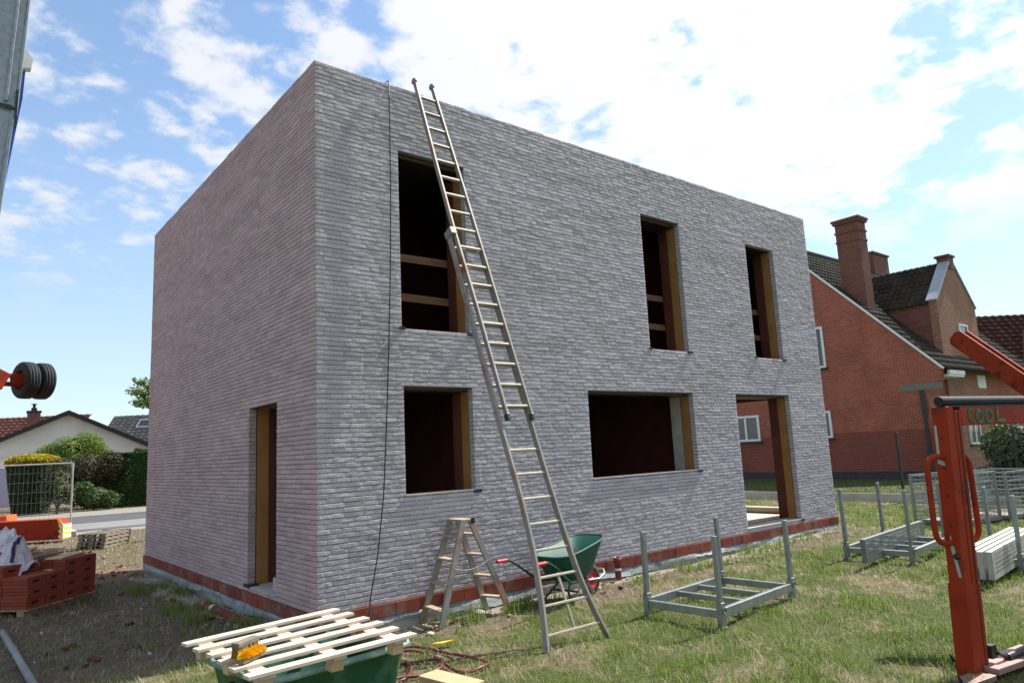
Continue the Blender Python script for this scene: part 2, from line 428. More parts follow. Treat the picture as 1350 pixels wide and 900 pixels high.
tint = wn('ShaderNodeMix', data_type='RGBA', blend_type='MULTIPLY'); tint.inputs[0].default_value = 1; wl(sky.outputs[0], tint.inputs[6]); tint.inputs[7].default_value = (.78, .81, .80, 1); wl(tint.outputs[2], mixc.inputs[6])
cb_ = wn('ShaderNodeMix', data_type='RGBA'); wl(glow, cb_.inputs[0]); cb_.inputs[6].default_value = (3.45, 3.5, 3.62, 1); cb_.inputs[7].default_value = (9, 8.8, 8.5, 1)
wl(cb_.outputs[2], mixc.inputs[7])
# thin high haze whitening the blue low down
hz = wn('ShaderNodeMapRange'); wl(sep.outputs[2], hz.inputs[0]); hz.inputs[1].default_value = 0; hz.inputs[2].default_value = .45
hz.inputs[3].default_value = .62; hz.inputs[4].default_value = .08
mix2 = wn('ShaderNodeMix', data_type='RGBA'); wl(hz.outputs[0], mix2.inputs[0]); wl(mixc.outputs[2], mix2.inputs[6])
mix2.inputs[7].default_value = (2.15, 2.5, 3.05, 1)
bg = wn('ShaderNodeBackground'); bg.inputs[1].default_value = SKY_STR; wl(mix2.outputs[2], bg.inputs[0])
wo = wn('ShaderNodeOutputWorld'); wl(bg.outputs[0], wo.inputs[0])
sd = bpy.data.lights.new('sun', 'SUN'); sd.energy = 3.7; sd.angle = R(.53); sd.color = (1, .955, .88)
so = bpy.data.objects.new('sun', sd); COL.objects.link(so)
sdir = Vector((math.cos(R(SUN_EL))*math.cos(R(SUN_AZ)), math.cos(R(SUN_EL))*math.sin(R(SUN_AZ)), math.sin(R(SUN_EL))))
so.rotation_euler = sdir.to_track_quat('Z', 'Y').to_euler()
SC.view_settings.view_transform = 'Standard'; SC.view_settings.look = 'None'
SC.view_settings.exposure = 1.27; SC.view_settings.gamma = 1; SC.view_settings.use_curve_mapping = False
SC.cycles.max_bounces = 8; SC.cycles.diffuse_bounces = 4
SC.cycles.use_denoising = True

# ------------------------------------------------------------------ ground
def axis_lines(lo, hi, step, far):
    a = list(np.arange(lo, hi+1e-6, step)); g = step; x = hi; r = []
    while x < far: g *= 1.35; x += g; r.append(x)
    g = step; x = lo; l = []
    while x > -far: g *= 1.35; x -= g; l.append(x)
    return np.array(l[::-1]+a+r)
gx = axis_lines(-8, 17, .11, 900); gy = axis_lines(-9, 16, .11, 900)
X, Y = np.meshgrid(gx, gy, indexing='ij'); Z = ground_z(X, Y)
idx = np.arange(X.size).reshape(X.shape)
q = np.stack([idx[:-1, :-1].ravel(), idx[1:, :-1].ravel(), idx[1:, 1:].ravel(), idx[:-1, 1:].ravel()], 1)

def zones(x, y):
    """share of green cover, and of bare earth, at a place on the plot"""
    n = fbm(x*.7+3, y*.7, 4); n2 = fbm(x*2.6, y*2.6+9, 4)
    g = .24+.72*sstep(.34, .60, n*.3+fbm(x*5.5+40, y*5.5, 3)*.4+n2*.3)
    wallstrip = (1-sstep(.30, 1.25, -y + (n2-.5)*1.2))*sstep(-.9, .3, x)*(1-sstep(10, 11, x))*(y < 1)
    left = sstep(-.1, .8, y)*(1-sstep(-.2, .4, x-.1))
    far = sstep(6.8, 8.5, y)
    front = sstep(-.6, -.2, x)
    hose = np.exp(-(((x-.4)/.75)**2+((y+1.55)/.6)**2))
    foot = np.exp(-(((x-1.25)/.35)**2+((y+2.15)/.3)**2))
    g = g*(1-.85*wallstrip)*(1-.78*left)*(1-.6*far)*(1-.55*hose)*(1-.8*foot)
    b = np.clip(.85*wallstrip + .8*left*(.5+1.0*n2) + .8*far*(1-left) + .6*foot + .35*hose, 0, 1)
    lawn = sstep(16.25, 16.6, x)
    g = g*(1-lawn)+lawn*.95; b = b*(1-lawn)
    return g, b
G, B = zones(X, Y)
sand = (1-sstep(.15, .55, -X + (fbm(X*3, Y*3, 3)-.5)*.5))*(X < .3)*sstep(.9, 2.0, Y)*(Y < 7.6)
sandf = (1-sstep(.12, .5, -Y + (fbm(X*3, Y*3, 3)-.5)*.4))*sstep(.2, 1, X)*(1-sstep(9, 10.3, X))*(Y < .3)
redd = sstep(.0, .9, X*0+1)*np.exp(-(((X+.6)/.9)**2+((Y-7.2)/1.1)**2))*.8 + np.exp(-(((X+.9)/.8)**2+((Y-3.2)/.8)**2))*.3
gobj = np_mesh('ground', np.stack([X.ravel(), Y.ravel(), Z.ravel()], 1), q, 'verge', True); structure(gobj)
ca = gobj.data.color_attributes.new('cover', 'FLOAT_COLOR', 'POINT')
ca.data.foreach_set('color', np.stack([G.ravel(), B.ravel(), np.clip(sand+sandf, 0, 1).ravel(), np.clip(redd, 0, 1).ravel()], 1).astype(np.float32).ravel())
k = NT('plot_earth'); p = k.pos()
at = k.new('ShaderNodeAttribute', attribute_name='cover'); sp = k.new('ShaderNodeSeparateColor'); k.link(at.outputs['Color'], sp.inputs[0])
straw = k.ramp(k.noise(p, 14, 6, .7), [(.3, (.10, .085, .042)), (.7, (.26, .215, .125))])
green = k.ramp(k.noise(p, 18, 5, .7), [(.3, (.045, .062, .016)), (.7, (.12, .135, .045))])
earth = k.ramp(k.noise(p, 7, 6, .7), [(.3, (.085, .062, .042)), (.72, (.23, .18, .135))])
sandc = k.ramp(k.noise(p, 30, 5, .7), [(.3, (.29, .25, .20)), (.7, (.44, .39, .32))])
redc = k.ramp(k.noise(p, 12, 5, .7), [(.35, (.17, .10, .07)), (.7, (.34, .19, .135))])
brk = k.math('SUBTRACT', k.noise(p, 5, 5, .65), .5)
def thr(ch, a=.35, b=.65): 
    return k.ramp(k.math('ADD', ch, brk), [(a, (0, 0, 0)), (b, (1, 1, 1))])
c = k.mix(thr(sp.outputs[0]), straw, green)
c = k.mix(thr(sp.outputs[1]), c, earth)
c = k.mix(thr(sp.outputs[2]), c, sandc)
c = k.mix(thr(at.outputs['Alpha']), c, redc)
k.link(c, k.b.inputs['Base Color']); k.b.inputs['Roughness'].default_value = .95; k.b.inputs['Specular IOR Level'].default_value = .15
k.bump(k.math('ADD', k.noise(p, 22, 6, .7), k.noise(p, 90, 3)), .8, .03)
gobj.data.materials[0] = k.m

def strip(name, y0, y1, mt, z, x0=-60, x1=9, wob=0):
    n = 60; b = MB()
    xs = np.linspace(x0, x1, n); vs = []; fs = []
    for i, x in enumerate(xs):
        sl = -.10*(x-2)
        vs += [(x, y0+sl*.2+random.uniform(-wob, wob), z), (x, y1+sl+random.uniform(-wob, wob), z)]
        if i: fs.append((2*i-2, 2*i, 2*i+1, 2*i-1))
    b.add(vs, fs); return structure(b.build(name, mt))
strip('gravel_shoulder', 16.6, 30.4, 'gravel', -.246, x1=14, wob=.2)
strip('pavement', 18.6, 21.3, 'paving', -.242, x1=14)
strip('road', 21.6, 26.0, 'asphalt', -.238, x1=14, wob=.08)
strip('road_edge', 17.7, 18.3, 'asphalt', -.241, x1=14, wob=.1)

# ------------------------------------------------------------------ grass
def blades(n, r0, r1, pw, accept, hmin, hmax, wd, lay, name, mt, th0=-2, th1=105, seed=1):
    g = np.random.default_rng(seed)
    th = R(50.7)+np.radians(g.uniform(-62, 58, n)); u = g.random(n)
    r = (r0**pw+(r1**pw-r0**pw)*u)**(1/pw)
    x = CAM.x+r*np.cos(th); y = CAM.y+r*np.sin(th)
    keep = accept(x, y, g); x, y, r = x[keep], y[keep], r[keep]; n = len(x); z = ground_z(x, y)-.005
    h = g.uniform(hmin, hmax, n)*(.55+.9*fbm(x*1.3, y*1.3, 3)); wdt = wd*np.maximum(1, r/6.5)*g.uniform(.7, 1.3, n)
    a = g.uniform(0, 2*math.pi, n); dx, dy = np.cos(a), np.sin(a); b = a+math.pi/2+g.uniform(-.4, .4, n)
    lean = g.uniform(lay[0], lay[1], n); lx, ly = np.cos(b)*lean*h, np.sin(b)*lean*h; up = h*np.sqrt(np.clip(1-np.minimum(lean, .98)**2, .02, 1))
    P = np.empty((n, 5, 3), np.float32)
    for i, (s, f) in enumerate(((-1, 0), (1, 0), (.75, .55), (-.75, .55))):
        P[:, i, 0] = x+dx*wdt*s*.5+lx*f*f*1.2; P[:, i, 1] = y+dy*wdt*s*.5+ly*f*f*1.2; P[:, i, 2] = z+up*f*1.1
    P[:, 4, 0] = x+lx; P[:, 4, 1] = y+ly; P[:, 4, 2] = z+up
    i0 = np.arange(n)[:, None]*5
    me = bpy.data.meshes.new(name); me.vertices.add(n*5); me.vertices.foreach_set('co', P.ravel())
    li = np.concatenate([i0+np.array([[0, 1, 2, 3]]), i0+np.array([[3, 2, 4]])], 1).astype(np.int32)
    me.loops.add(n*7); me.loops.foreach_set('vertex_index', li.ravel())
    ls = (np.arange(n)[:, None]*7+np.array([[0, 4]])).astype(np.int32)
    me.polygons.add(n*2); me.polygons.foreach_set('loop_start', ls.ravel()); me.update(calc_edges=True)
    me.materials.append(M[mt]); o = bpy.data.objects.new(name, me); COL.objects.link(o); o['kind'] = 'stuff'; return o
def outside(x, y):
    return ~((x > -.12) & (x < 10.4) & (y > -.12) & (y < 7.4)) & (y < 16.4) & (x < 16.1)
def acc_green(x, y, g):
    G, B = zones(x, y); return outside(x, y) & (g.random(len(x)) < G*.95+.03)
def acc_dry(x, y, g):
    G, B = zones(x, y); return outside(x, y) & (g.random(len(x)) < (1-G)*(1-.88*B)*.95+.04)
def acc_tuft(x, y, g):
    G, B = zones(x, y); t = fbm(x*2.6+50, y*2.6, 3)
    return outside(x, y) & (g.random(len(x)) < sstep(.50, .62, t)*(G*.9+.12*(1-B)+.05))
def acc_foot(x, y, g):
    t = fbm(x*3.5+20, y*3.5, 3)
    near = (((y < -.14) & (y > -.6) & (x > .3) & (x < 9)) | ((x < -.1) & (x > -.75) & (y > .6) & (y < 5)))
    return near & (g.random(len(x)) < sstep(.50, .62, t))
def acc_lawn(x, y, g): return (x > 16.4) & (x < 25.9) & (y < 16) & (y > -14)
def acc_verge(x, y, g): return (y > 30.6-.1*(x-2)) & (y < 33.5) & (x < 9)
blades(330000, 3.6, 24, .55, acc_green, .025, .085, .0042, (.35, .97), 'grass', 'grass', seed=1)
blades(420000, 3.6, 24, .55, acc_dry, .03, .12, .0036, (.7, .99), 'dry_grass', 'grass_dry', seed=2)
blades(300000, 3.6, 20, .55, acc_tuft, .035, .115, .0050, (.15, .8), 'grass_tufts', 'weed', seed=3)
blades(260000, 6, 16, .7, acc_foot, .07, .19, .0050, (.1, .8), 'wall_weeds', 'weed', seed=5)
blades(60000, 18, 34, 1, acc_lawn, .03, .06, .006, (.2, .8), 'lawn_grass', 'lawn', seed=6)
blades(50000, 33, 46, 1, acc_verge, .04, .08, .006, (.2, .8), 'verge_grass', 'grass', seed=7)

# ------------------------------------------------------------------ new brick house
W, D, H = 10.258, 7.26, 5.80
front_open = [(1.015, 1.945, 2.90, 4.97), (5.26, 6.187, 2.90, 4.97), (8.075, 8.972, 2.90, 4.96),
              (1.020, 1.950, 1.06, 2.23), (3.881, 6.187, 1.065, 2.233), (7.343, 9.002, .062, 2.228)]
left_open = [(1.063, 1.971, .06, 2.14)]
right_open = [(.75, 4.2, .06, 2.25)]
house = thing('brick_house', (W/2, D/2, -.3), 'flat-roofed new house of grey split brick, its windows still open holes', 'house')
CH = .05
def laid_bricks(L, openings, place, seed, detail=True):
    """running courses of long thin bricks of random length, cut at the openings; every brick a slightly broken block"""
    rn = random.Random(seed); V_, F_ = [], []
    n = int(round(H/CH))
    for k in range(n):
        z0 = k*CH+.002; z1 = (k+1)*CH-.003; zm = (z0+z1)/2
        s0 = .006 if seed == 1 else .003; e0 = L
        cuts = sorted([(a, b) for (a, b, c, d) in openings if c-.012 < zm < d+.012])
        iv = []; cur = s0
        for a, b in cuts: iv.append((cur, a)); cur = b
        iv.append((cur, e0))
        for (a, b) in iv:
            if b-a < .01: continue
            x = a; first = True
            while x < b-1e-4:
                l = rn.uniform(.165, .245)
                if first: l *= rn.uniform(.35, 1); first = False
                if b-(x+l) < .06: l = b-x
                x0 = x+.0009; x1 = min(x+l, b)-.0009; x += l
                base = rn.uniform(-.0012, .0012)
                nu = 4 if detail else 2; o = len(V_)
                zz0 = z0+rn.uniform(-.0008, .0008); zz1 = z1+rn.uniform(-.0012, .0008)+(rn.uniform(-.009, .004) if k == n-1 else 0)
                rows = ((zz0, -.002), (zz0+(zz1-zz0)*.16, .001), (zz0+(zz1-zz0)*.86, .001), (zz1, -.002))
                for (zr, dp) in rows:
                    for i in range(nu+1):
                        t = i/nu; dd = dp+base+rn.uniform(-.0014, .0014)-(.001 if i in (0, nu) else 0)
                        V_.append(place(x0+(x1-x0)*t, dd, zr))
                m_ = nu+1
                for r in range(3):
                    for i in range(nu): F_.append((o+r*m_+i, o+r*m_+i+1, o+(r+1)*m_+i+1, o+(r+1)*m_+i))
                bo = len(V_)
                for (xx, zr) in ((x0, zz0), (x1, zz0), (x1, zz1), (x0, zz1)): V_.append(place(xx, -.088, zr))
                # ends, bed faces
                F_ += [(o, o+m_, o+2*m_, o+3*m_, bo+3, bo), (o+nu, bo+1, bo+2, o+3*m_+nu, o+2*m_+nu, o+m_+nu)]
                F_.append(tuple([o+i for i in range(m_)][::-1]+[bo, bo+1])); F_.append(tuple([o+3*m_+i for i in range(m_)]+[bo+2, bo+3]))
    b = MB(); b.v = V_; b.f = F_; b.sm = [False]*len(F_); return b
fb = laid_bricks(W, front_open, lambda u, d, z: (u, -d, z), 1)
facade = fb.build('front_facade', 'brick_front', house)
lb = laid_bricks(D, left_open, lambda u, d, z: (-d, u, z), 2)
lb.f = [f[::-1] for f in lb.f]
side = lb.build('side_facade', 'brick_side', house); side['label'] = 'grey side wall, its brick colour shifted mauve for shade, with one tall narrow door opening'
def panel(mb, axis, u0, u1, z0, z1, n0, n1, openings, grow=0):
    """slab with real holes: axis 'x' runs along x and has thickness n0..n1 in y; axis 'y' the other way round"""
    op = [(a-grow, b+grow, c-grow, d+grow) for a, b, c, d in openings]
    us = sorted(set([u0, u1]+[v for o in op for v in o[:2] if u0 < v < u1])); zs = sorted(set([z0, z1]+[v for o in op for v in o[2:] if z0 < v < z1]))
    def solid(i, j):
        if not (0 <= i < len(us)-1 and 0 <= j < len(zs)-1): return False
        um, zm = (us[i]+us[i+1])/2, (zs[j]+zs[j+1])/2
        return not any(a < um < b and c < zm < d for a, b, c, d in op)
    P = (lambda u, n, z: (u, n, z)) if axis == 'x' else (lambda u, n, z: (n, u, z))
    for i in range(len(us)-1):
        for j in range(len(zs)-1):
            if not solid(i, j): continue
            a, b, c, d = us[i], us[i+1], zs[j], zs[j+1]
            mb.quad(P(a, n0, c), P(b, n0, c), P(b, n0, d), P(a, n0, d)); mb.quad(P(a, n1, c), P(a, n1, d), P(b, n1, d), P(b, n1, c))
            if not solid(i-1, j): mb.quad(P(a, n0, c), P(a, n0, d), P(a, n1, d), P(a, n1, c))
            if not solid(i+1, j): mb.quad(P(b, n0, c), P(b, n1, c), P(b, n1, d), P(b, n0, d))
            if not solid(i, j-1): mb.quad(P(a, n0, c), P(a, n1, c), P(b, n1, c), P(b, n0, c))
            if not solid(i, j+1): mb.quad(P(a, n0, d), P(b, n0, d), P(b, n1, d), P(a, n1, d))
b = MB(); panel(b, 'x', .012, W-.01, .004, H-.006, .012, .082, front_open, .006); panel(b, 'y', .084, D-.01, .004, H-.006, .012, .082, left_open, .006)
b.build('mortar_joints', 'mortar', house)
b = MB(); panel(b, 'x', .26, W-.26, 0, H-.1, .102, .245, front_open); panel(b, 'y', .26, D-.26, 0, H-.1, .102, .245, left_open)
b.build('insulation_board', 'insul', house)
b = MB(); panel(b, 'x', .25, W-.25, 0, H-.1, .25, .42, front_open, -.004); panel(b, 'y', .43, D-.25, 0, H-.1, .25, .42, left_open, -.004)
b.build('inner_wall', 'red_block', house)
b = MB(); panel(b, 'y', .10, D, 0, H-.004, W-.10, W-.004, right_open); b.build('end_facade', 'brick_front', house)
b = MB(); panel(b, 'y', .43, D-.3, 0, H-.1, W-.42, W-.11, right_open, .004); b.build('end_inner_wall', 'red_block', house)
b = MB(); b.box((0.004, D-.10, 0), (W-.11, D, H-.004)); b.box((.43, D-.3, 0), (W-.43, D-.11, H-.1)); b.build('back_wall', 'red_block', house)
b = MB(); b.box((.26, .26, H-.30), (W-.26, D-.26, H-.12)); b.build('roof_slab', 'roof_felt', house)
b = MB(); b.box((.43, .43, 2.42), (W-.43, D-.31, 2.66)); b.build('upper_floor_slab', 'ceiling', house)
b = MB(); b.box((.02, .02, -.02), (W-.02, D-.02, .02)); b.box((.44, .44, .02), (W-.44, D-.32, .045)); b.build('ground_floor_slab', 'screed', house)
b = MB(); b.box((6.70, .43, .05), (6.86, D-.32, 2.41)); b.box((2.9, .43, .05), (3.04, D-.32, 2.41)); b.box((3.05, 3.4, .05), (6.69, 3.55, 2.41)); b.box((.44, 3.0, .05), (2.89, 3.14, 2.41))
b.box((4.0, .43, 2.67), (4.14, D-.32, 5.48)); b.box((7.2, .43, 2.67), (7.34, D-.32, 5.48)); b.box((.44, 3.0, 2.67), (3.99, 3.14, 5.48)); b.box((4.15, 3.0, 2.67), (W-.44, 3.14, 5.48)); b.build('partition_wall', 'red_block', house)
b = MB(); b.box((6.181, .2515, 1.066), (6.33, .45, 2.40)); b.build('concrete_column', 'concrete', house)
b = MB(); b.box((W-.40, .8, .045), (W-.20, 4.2, .16)); b.build('door_threshold', 'screed', house)
# clay course, sheet and footing under the brick
b = MB()
def course(p0, d, n, L):
    x = 0
    while x < L:
        l = min(random.uniform(.27, .30), L-x)
        if l > .03:
            j = random.uniform(-.004, .004)
            b.obox(p0+d*(x+.003)+n*(-.02+j), d*(l-.006), n*.1, V(0, 0, .125)*1)
        x += l
course(V(0, 0, -.13), V(1, 0, 0), V(0, 1, 0), W); course(V(0, .09, -.13), V(0, 1, 0), V(1, 0, 0), D-.09)
b.build('clay_course', 'orange_course', house)
b = MB()
def sheet(p0, d, n, L):
    m_ = int(L/.07); vs = []; fs = []
    for i in range(m_+1):
        t = i/m_*L; top = -.131; bot = -.215+.03*math.sin(t*2.3)+random.uniform(-.012, .012)
        o1 = .012+.004*math.sin(t*7); o2 = .035+.02*math.sin(t*3.1+1)+random.uniform(-.006, .006)
        a = p0+d*t
        vs += [V(a.x, a.y, top)-n*(.0-.02), V(a.x, a.y, top)-n*o1, V(a.x, a.y, (top+bot)/2)-n*(o1+.01), V(a.x, a.y, bot)-n*o2]
        if i:
            for r in range(3): fs.append((4*i-4+r, 4*i+r, 4*i+r+1, 4*i-3+r))
    b.add(vs, fs, True)
sheet(V(0, 0, 0), V(1, 0, 0), V(0, 1, 0), W); sheet(V(0, 0, 0), V(0, 1, 0), V(1, 0, 0), D)
b.build('damp_proof_sheet', 'sheet', house)
b = MB(); b.box((.02, .02, -.6), (W-.01, D-.01, -.132)); b.build('footing', 'concrete', house)
# guard boards across the upper windows
def guard(x0, x1, z, tilt):
    g = MB(); g.bar((x0-.15, .45, z-tilt), (x1+.15, .45, z+tilt), .022, .095); g.build('guard_board', 'wood_guard', house)
for (a, bb, z1, z2) in ((1.015, 1.945, 3.86, 3.37), (5.26, 6.187, 3.83, 3.36), (8.075, 8.972, 3.85, 3.37)):
    guard(a, bb, z1, .004); guard(a, bb, z2, -.006)
# sills: mortar bed and membrane ends, dark sheets added as shade under the lintels
for (a, bb, c, d) in front_open[3:5]:
    b = MB(); b.box((a-.01, -.012, c-.006), (bb+.01, .098, c+.012)); b.build('sill', 'concrete', house)
b = MB(); b.box((7.343, -.01, .052), (9.002, .30, .075)); b.build('door_sill', 'concrete', house)
for (a, bb, c, d) in front_open:
    b = MB(); b.box((bb-.03, -.022, c-.028), (bb+.075, .094, c+.008)); b.build('sill_membrane', 'black_plastic', house)
    if c > 2: b = MB(); b.box((a-.03, -.016, c-.014), (a+.04, .094, c+.014)); b.build('sill_membrane', 'black_plastic', house)
    b = MB(); b.box((a+.002, .103, d-.02), (bb-.002, .43, d-.005)); b.build('lintel_shade_sheet', 'dark_steel', house)
b = MB(); b.box((-.02, 1.85, .05), (.094, 2.06, .085)); b.build('sill_membrane', 'black_plastic', house)
b = MB(); b.box((-.01, 1.063, .045), (.3, 1.96, .066)); b.build('door_sill', 'concrete', house)
b = MB(); b.box((.10, 1.30, .067), (.22, 1.42, .20)); b.build('sill_block', 'concrete', house)

# black cable down the facade
pts = [(.90, .10, 5.83), (.90, -.02, 5.83), (.90, -.03, 5.6), (.895, -.03, 4.6), (.87, -.03, 3.6), (.83, -.03, 2.7), (.77, -.05, 1.82), (.71, -.07, 1.1), (.62, -.09, .5), (.52, -.10, .08), (.47, -.14, -.2)]
b = MB(); b.tube(pts, .0065, 6)
tag(b.build('hanging_cable', 'cable'), 'thin black cable hanging from the roof edge down the grey brick front', 'cable')

# ------------------------------------------------------------------ tapered extension ladder
def lerp_tab(tab, z):
    tab = sorted(tab)
    if z <= tab[0][0]: return tab[0][1]
    for (a, x), (b_, y) in zip(tab, tab[1:]):
        if z <= b_: return x+(y-x)*(z-a)/(b_-a)
    return tab[-1][1]
UL = [(5.85, 1.21), (4.73, 1.235), (3.85, 1.265), (2.91, 1.325), (1.81, 1.375)]
UR = [(5.85, 1.455), (4.58, 1.535), (3.37, 1.605), (1.81, 1.69)]
LL = [(3.86, 1.225), (2.8, 1.262), (1.86, 1.30), (1.16, 1.337), (.91, 1.345), (.56, 1.338), (.14, 1.295), (-.29, 1.215)]
LR = [(3.86, 1.615), (2.8, 1.655), (1.8, 1.70), (1.13, 1.735), (.62, 1.775), (.34, 1.81), (.12, 1.855), (-.07, 1.91), (-.29, 1.99)]
def ly(z): return -.055-.313*(5.82-z)
LN = V(0, -.9544, .2987)                     # ladder plane's outward normal
ladder = thing('extension_ladder', (1.6, ly(-.25), -.25), 'long flared aluminium extension ladder leaning on the grey facade, stained with red paint', 'ladder')
def rail(tab, z0, z1, off, mt, w=.028, h=.062):
    n = max(2, int((z1-z0)/.12)); b = MB(); prev = None
    pts = [V(lerp_tab(tab, z0+(z1-z0)*i/n), ly(z0+(z1-z0)*i/n), z0+(z1-z0)*i/n)+LN*off for i in range(n+1)]
    vs = []; fs = []; X_ = V(1, 0, 0)
    for p in pts: vs += [p-X_*w/2-LN*h/2, p+X_*w/2-LN*h/2, p+X_*w/2+LN*h/2, p-X_*w/2+LN*h/2]
    for i in range(n):
        for j in range(4): k_ = (j+1) % 4; fs.append((4*i+j, 4*i+k_, 4*i+4+k_, 4*i+4+j))
    fs += [(3, 2, 1, 0), (4*n, 4*n+1, 4*n+2, 4*n+3)]; b.add(vs, fs)
    return b.build('rail', mt, ladder, bevel=.004)
r1 = rail(LL, -.27, 3.86, 0, 'alu_paint'); rail(LR, -.27, 3.70, 0, 'alu')
r2 = rail(UL, 1.80, 5.86, .055, 'alu_paint', .026, .05); r3 = rail(UR, 1.80, 5.86, .055, 'alu', .026, .05)
def rung(tl, tr, z, off, mt):
    b = MB(); a = V(lerp_tab(tl, z), ly(z), z)+LN*off; c = V(lerp_tab(tr, z), ly(z), z)+LN*off
    b.bar(a, c, .034, .024, LN.cross(V(1, 0, 0))); b.build('rung', mt, ladder, bevel=.005)
z = 5.64
while z > 1.75: rung(UL, UR, z, .055, 'alu_rung' if z < 4.6 else 'alu_paint'); z -= .2195
z = 1.49
while z > -.2: rung(LL, LR, z, 0, 'alu_rung'); z -= .2295
z = 5.64-.2195*9+.012
while z > 1.75: rung(LL, LR, z, -.004, 'alu_rung'); z -= .2195
b = MB(); b.bar(V(1.56, ly(.36), .36), V(1.60, ly(-.11), -.11), .02, .02, LN); b.build('brace', 'alu_rung', ladder)
for tab, rl in ((UL, r2), (UR, r3)):
    p = V(lerp_tab(tab, 5.86), ly(5.86), 5.865)+LN*.05
    b = MB(); b.lathe(p-V(.02, 0, 0), (1, 0, 0), [(0, 0), (0, .036), (.008, .041), (.03, .041), (.038, .036), (.038, 0)], 16); b.build('roller', 'galv_dark', rl)
    q_ = V(lerp_tab(tab, 1.80), ly(1.80), 1.80)+LN*.055; e = LN.cross(V(1, 0, 0)).normalized()
    b = MB(); b.bar(q_-e*.035, q_+e*.03, .062, .034, V(1, 0, 0)); b.build('end_cap', 'green_tube', rl, bevel=.004)
b = MB(); p = V(lerp_tab(LL, 3.86)+.01, ly(3.86), 3.84)+LN*.03; b.bar(p-V(0, .02, .05), p+V(0, .02, .03), .07, .13, LN); b.build('guide_bracket', 'alu', r1, bevel=.005)

# ------------------------------------------------------------------ step ladder
FL, BL, FR, BR = V(1.125, -.44, gz(1.12, -.44)-.02), V(1.14, -.05, gz(1.13, -.1)-.01), V(2.05, -.42, gz(2.05, -.42)-.01), V(1.99, -.07, gz(2, -.1)-.01)
ZT = .765; tfl, tbl, tfr, tbr = V(1.50, -.36, ZT), V(1.50, -.12, ZT), V(1.60, -.36, ZT), V(1.60, -.12, ZT)
step = thing('step_ladder', (1.57, -.24, -.25), 'small aluminium double step ladder with orange paint smears, at the foot of the wall', 'step ladder')
for a, t in ((FL, tfl), (BL, tbl), (FR, tfr), (BR, tbr)):
    b = MB(); b.bar(a, t, .028, .066, (1, 0, 0)); b.build('rail', 'alu_orange', step, bevel=.004)
for (a0, a1, t0, t1) in ((FL, BL, tfl, tbl), (FR, BR, tfr, tbr)):
    for f in (.17, .40, .63, .85):
        p, q_ = a0.lerp(t0, f), a1.lerp(t1, f); b = MB(); b.bar(p, q_, .085, .022); b.build('tread', 'tread', step, bevel=.003)
b = MB(); b.box((1.475, -.375, ZT-.01), (1.625, -.105, ZT+.018)); b.build('top_platform', 'tread', step, bevel=.004)
for y_ in (-.40, -.11): b = MB(); b.box((1.60, y_, ZT-.03), (1.63, y_+.03, ZT+.022)); b.build('hinge', 'dark_steel', step)
b = MB(); p, q_ = FL.lerp(tfl, .55)-V(0, .03, 0), FR.lerp(tfr, .58)-V(0, .03, 0)
b.tube([p.lerp(q_, t)-V(0, 0, .05*math.sin(t*math.pi)) for t in (0, .25, .5, .75, 1)], .007, 6); b.build('strap', 'rope_grey', step)

# ------------------------------------------------------------------ wheelbarrow
wa = R(12); ax = V(math.cos(wa), math.sin(wa), 0); pe = V(-math.sin(wa), math.cos(wa), 0); wc = V(3.29, -.43, -.085)
def wb(back, sidew, z): p = wc-ax*back+pe*sidew; return V(p.x, p.y, z)
barrow = thing('wheelbarrow', (2.9, -.5, -.25), 'dark green wheelbarrow with red grips standing against the brick wall', 'wheelbarrow')
def ring(rows, n=28):
    """loft through rounded-rectangle rings: (front, back, halfwidth front, halfwidth back, z front, z back)"""
    vs = []; fs = []
    for (fr, bk, hf, hb, zf, zb) in rows:
        for i in range(n):
            th = 2*math.pi*i/n; c, s__ = math.cos(th), math.sin(th); e = .55
            u = math.copysign(abs(c)**e, c); v_ = math.copysign(abs(s__)**e, s__)
            t = (u+1)/2; pos = fr+(bk-fr)*t; hw = hf+(hb-hf)*t
            vs.append(wb(pos, v_*hw, zf+(zb-zf)*t))
    for r in range(len(rows)-1):
        for i in range(n):
            k_ = (i+1) % n; fs.append((r*n+i, r*n+k_, (r+1)*n+k_, (r+1)*n+i))
    fs.append(tuple(range((len(rows)-1)*n, len(rows)*n)))
    return vs, fs
b = MB()
rows_out = [(-.10, .86, .25, .29, .425, .285), (-.06, .83, .23, .27, .36, .25), (.12, .70, .17, .20, .05, .03), (.16, .66, .14, .17, .01, .00)]
vs, fs = ring(rows_out); b.add(vs, [f[::-1] for f in fs], True)
rows_in = [(-.10, .86, .25, .29, .425, .285), (-.075, .84, .235, .275, .42, .28), (.13, .69, .16, .19, .06, .05), (.17, .65, .13, .16, .03, .025)]
vs, fs = ring(rows_in); b.add(vs, fs, True); tray = b.build('tray', 'green_tray', barrow)
vs, _ = ring([rows_out[0]], 40); b = MB(); b.tube(vs+vs[:2], .013, 7, False); b.build('rim', M['green_tray'], tray)
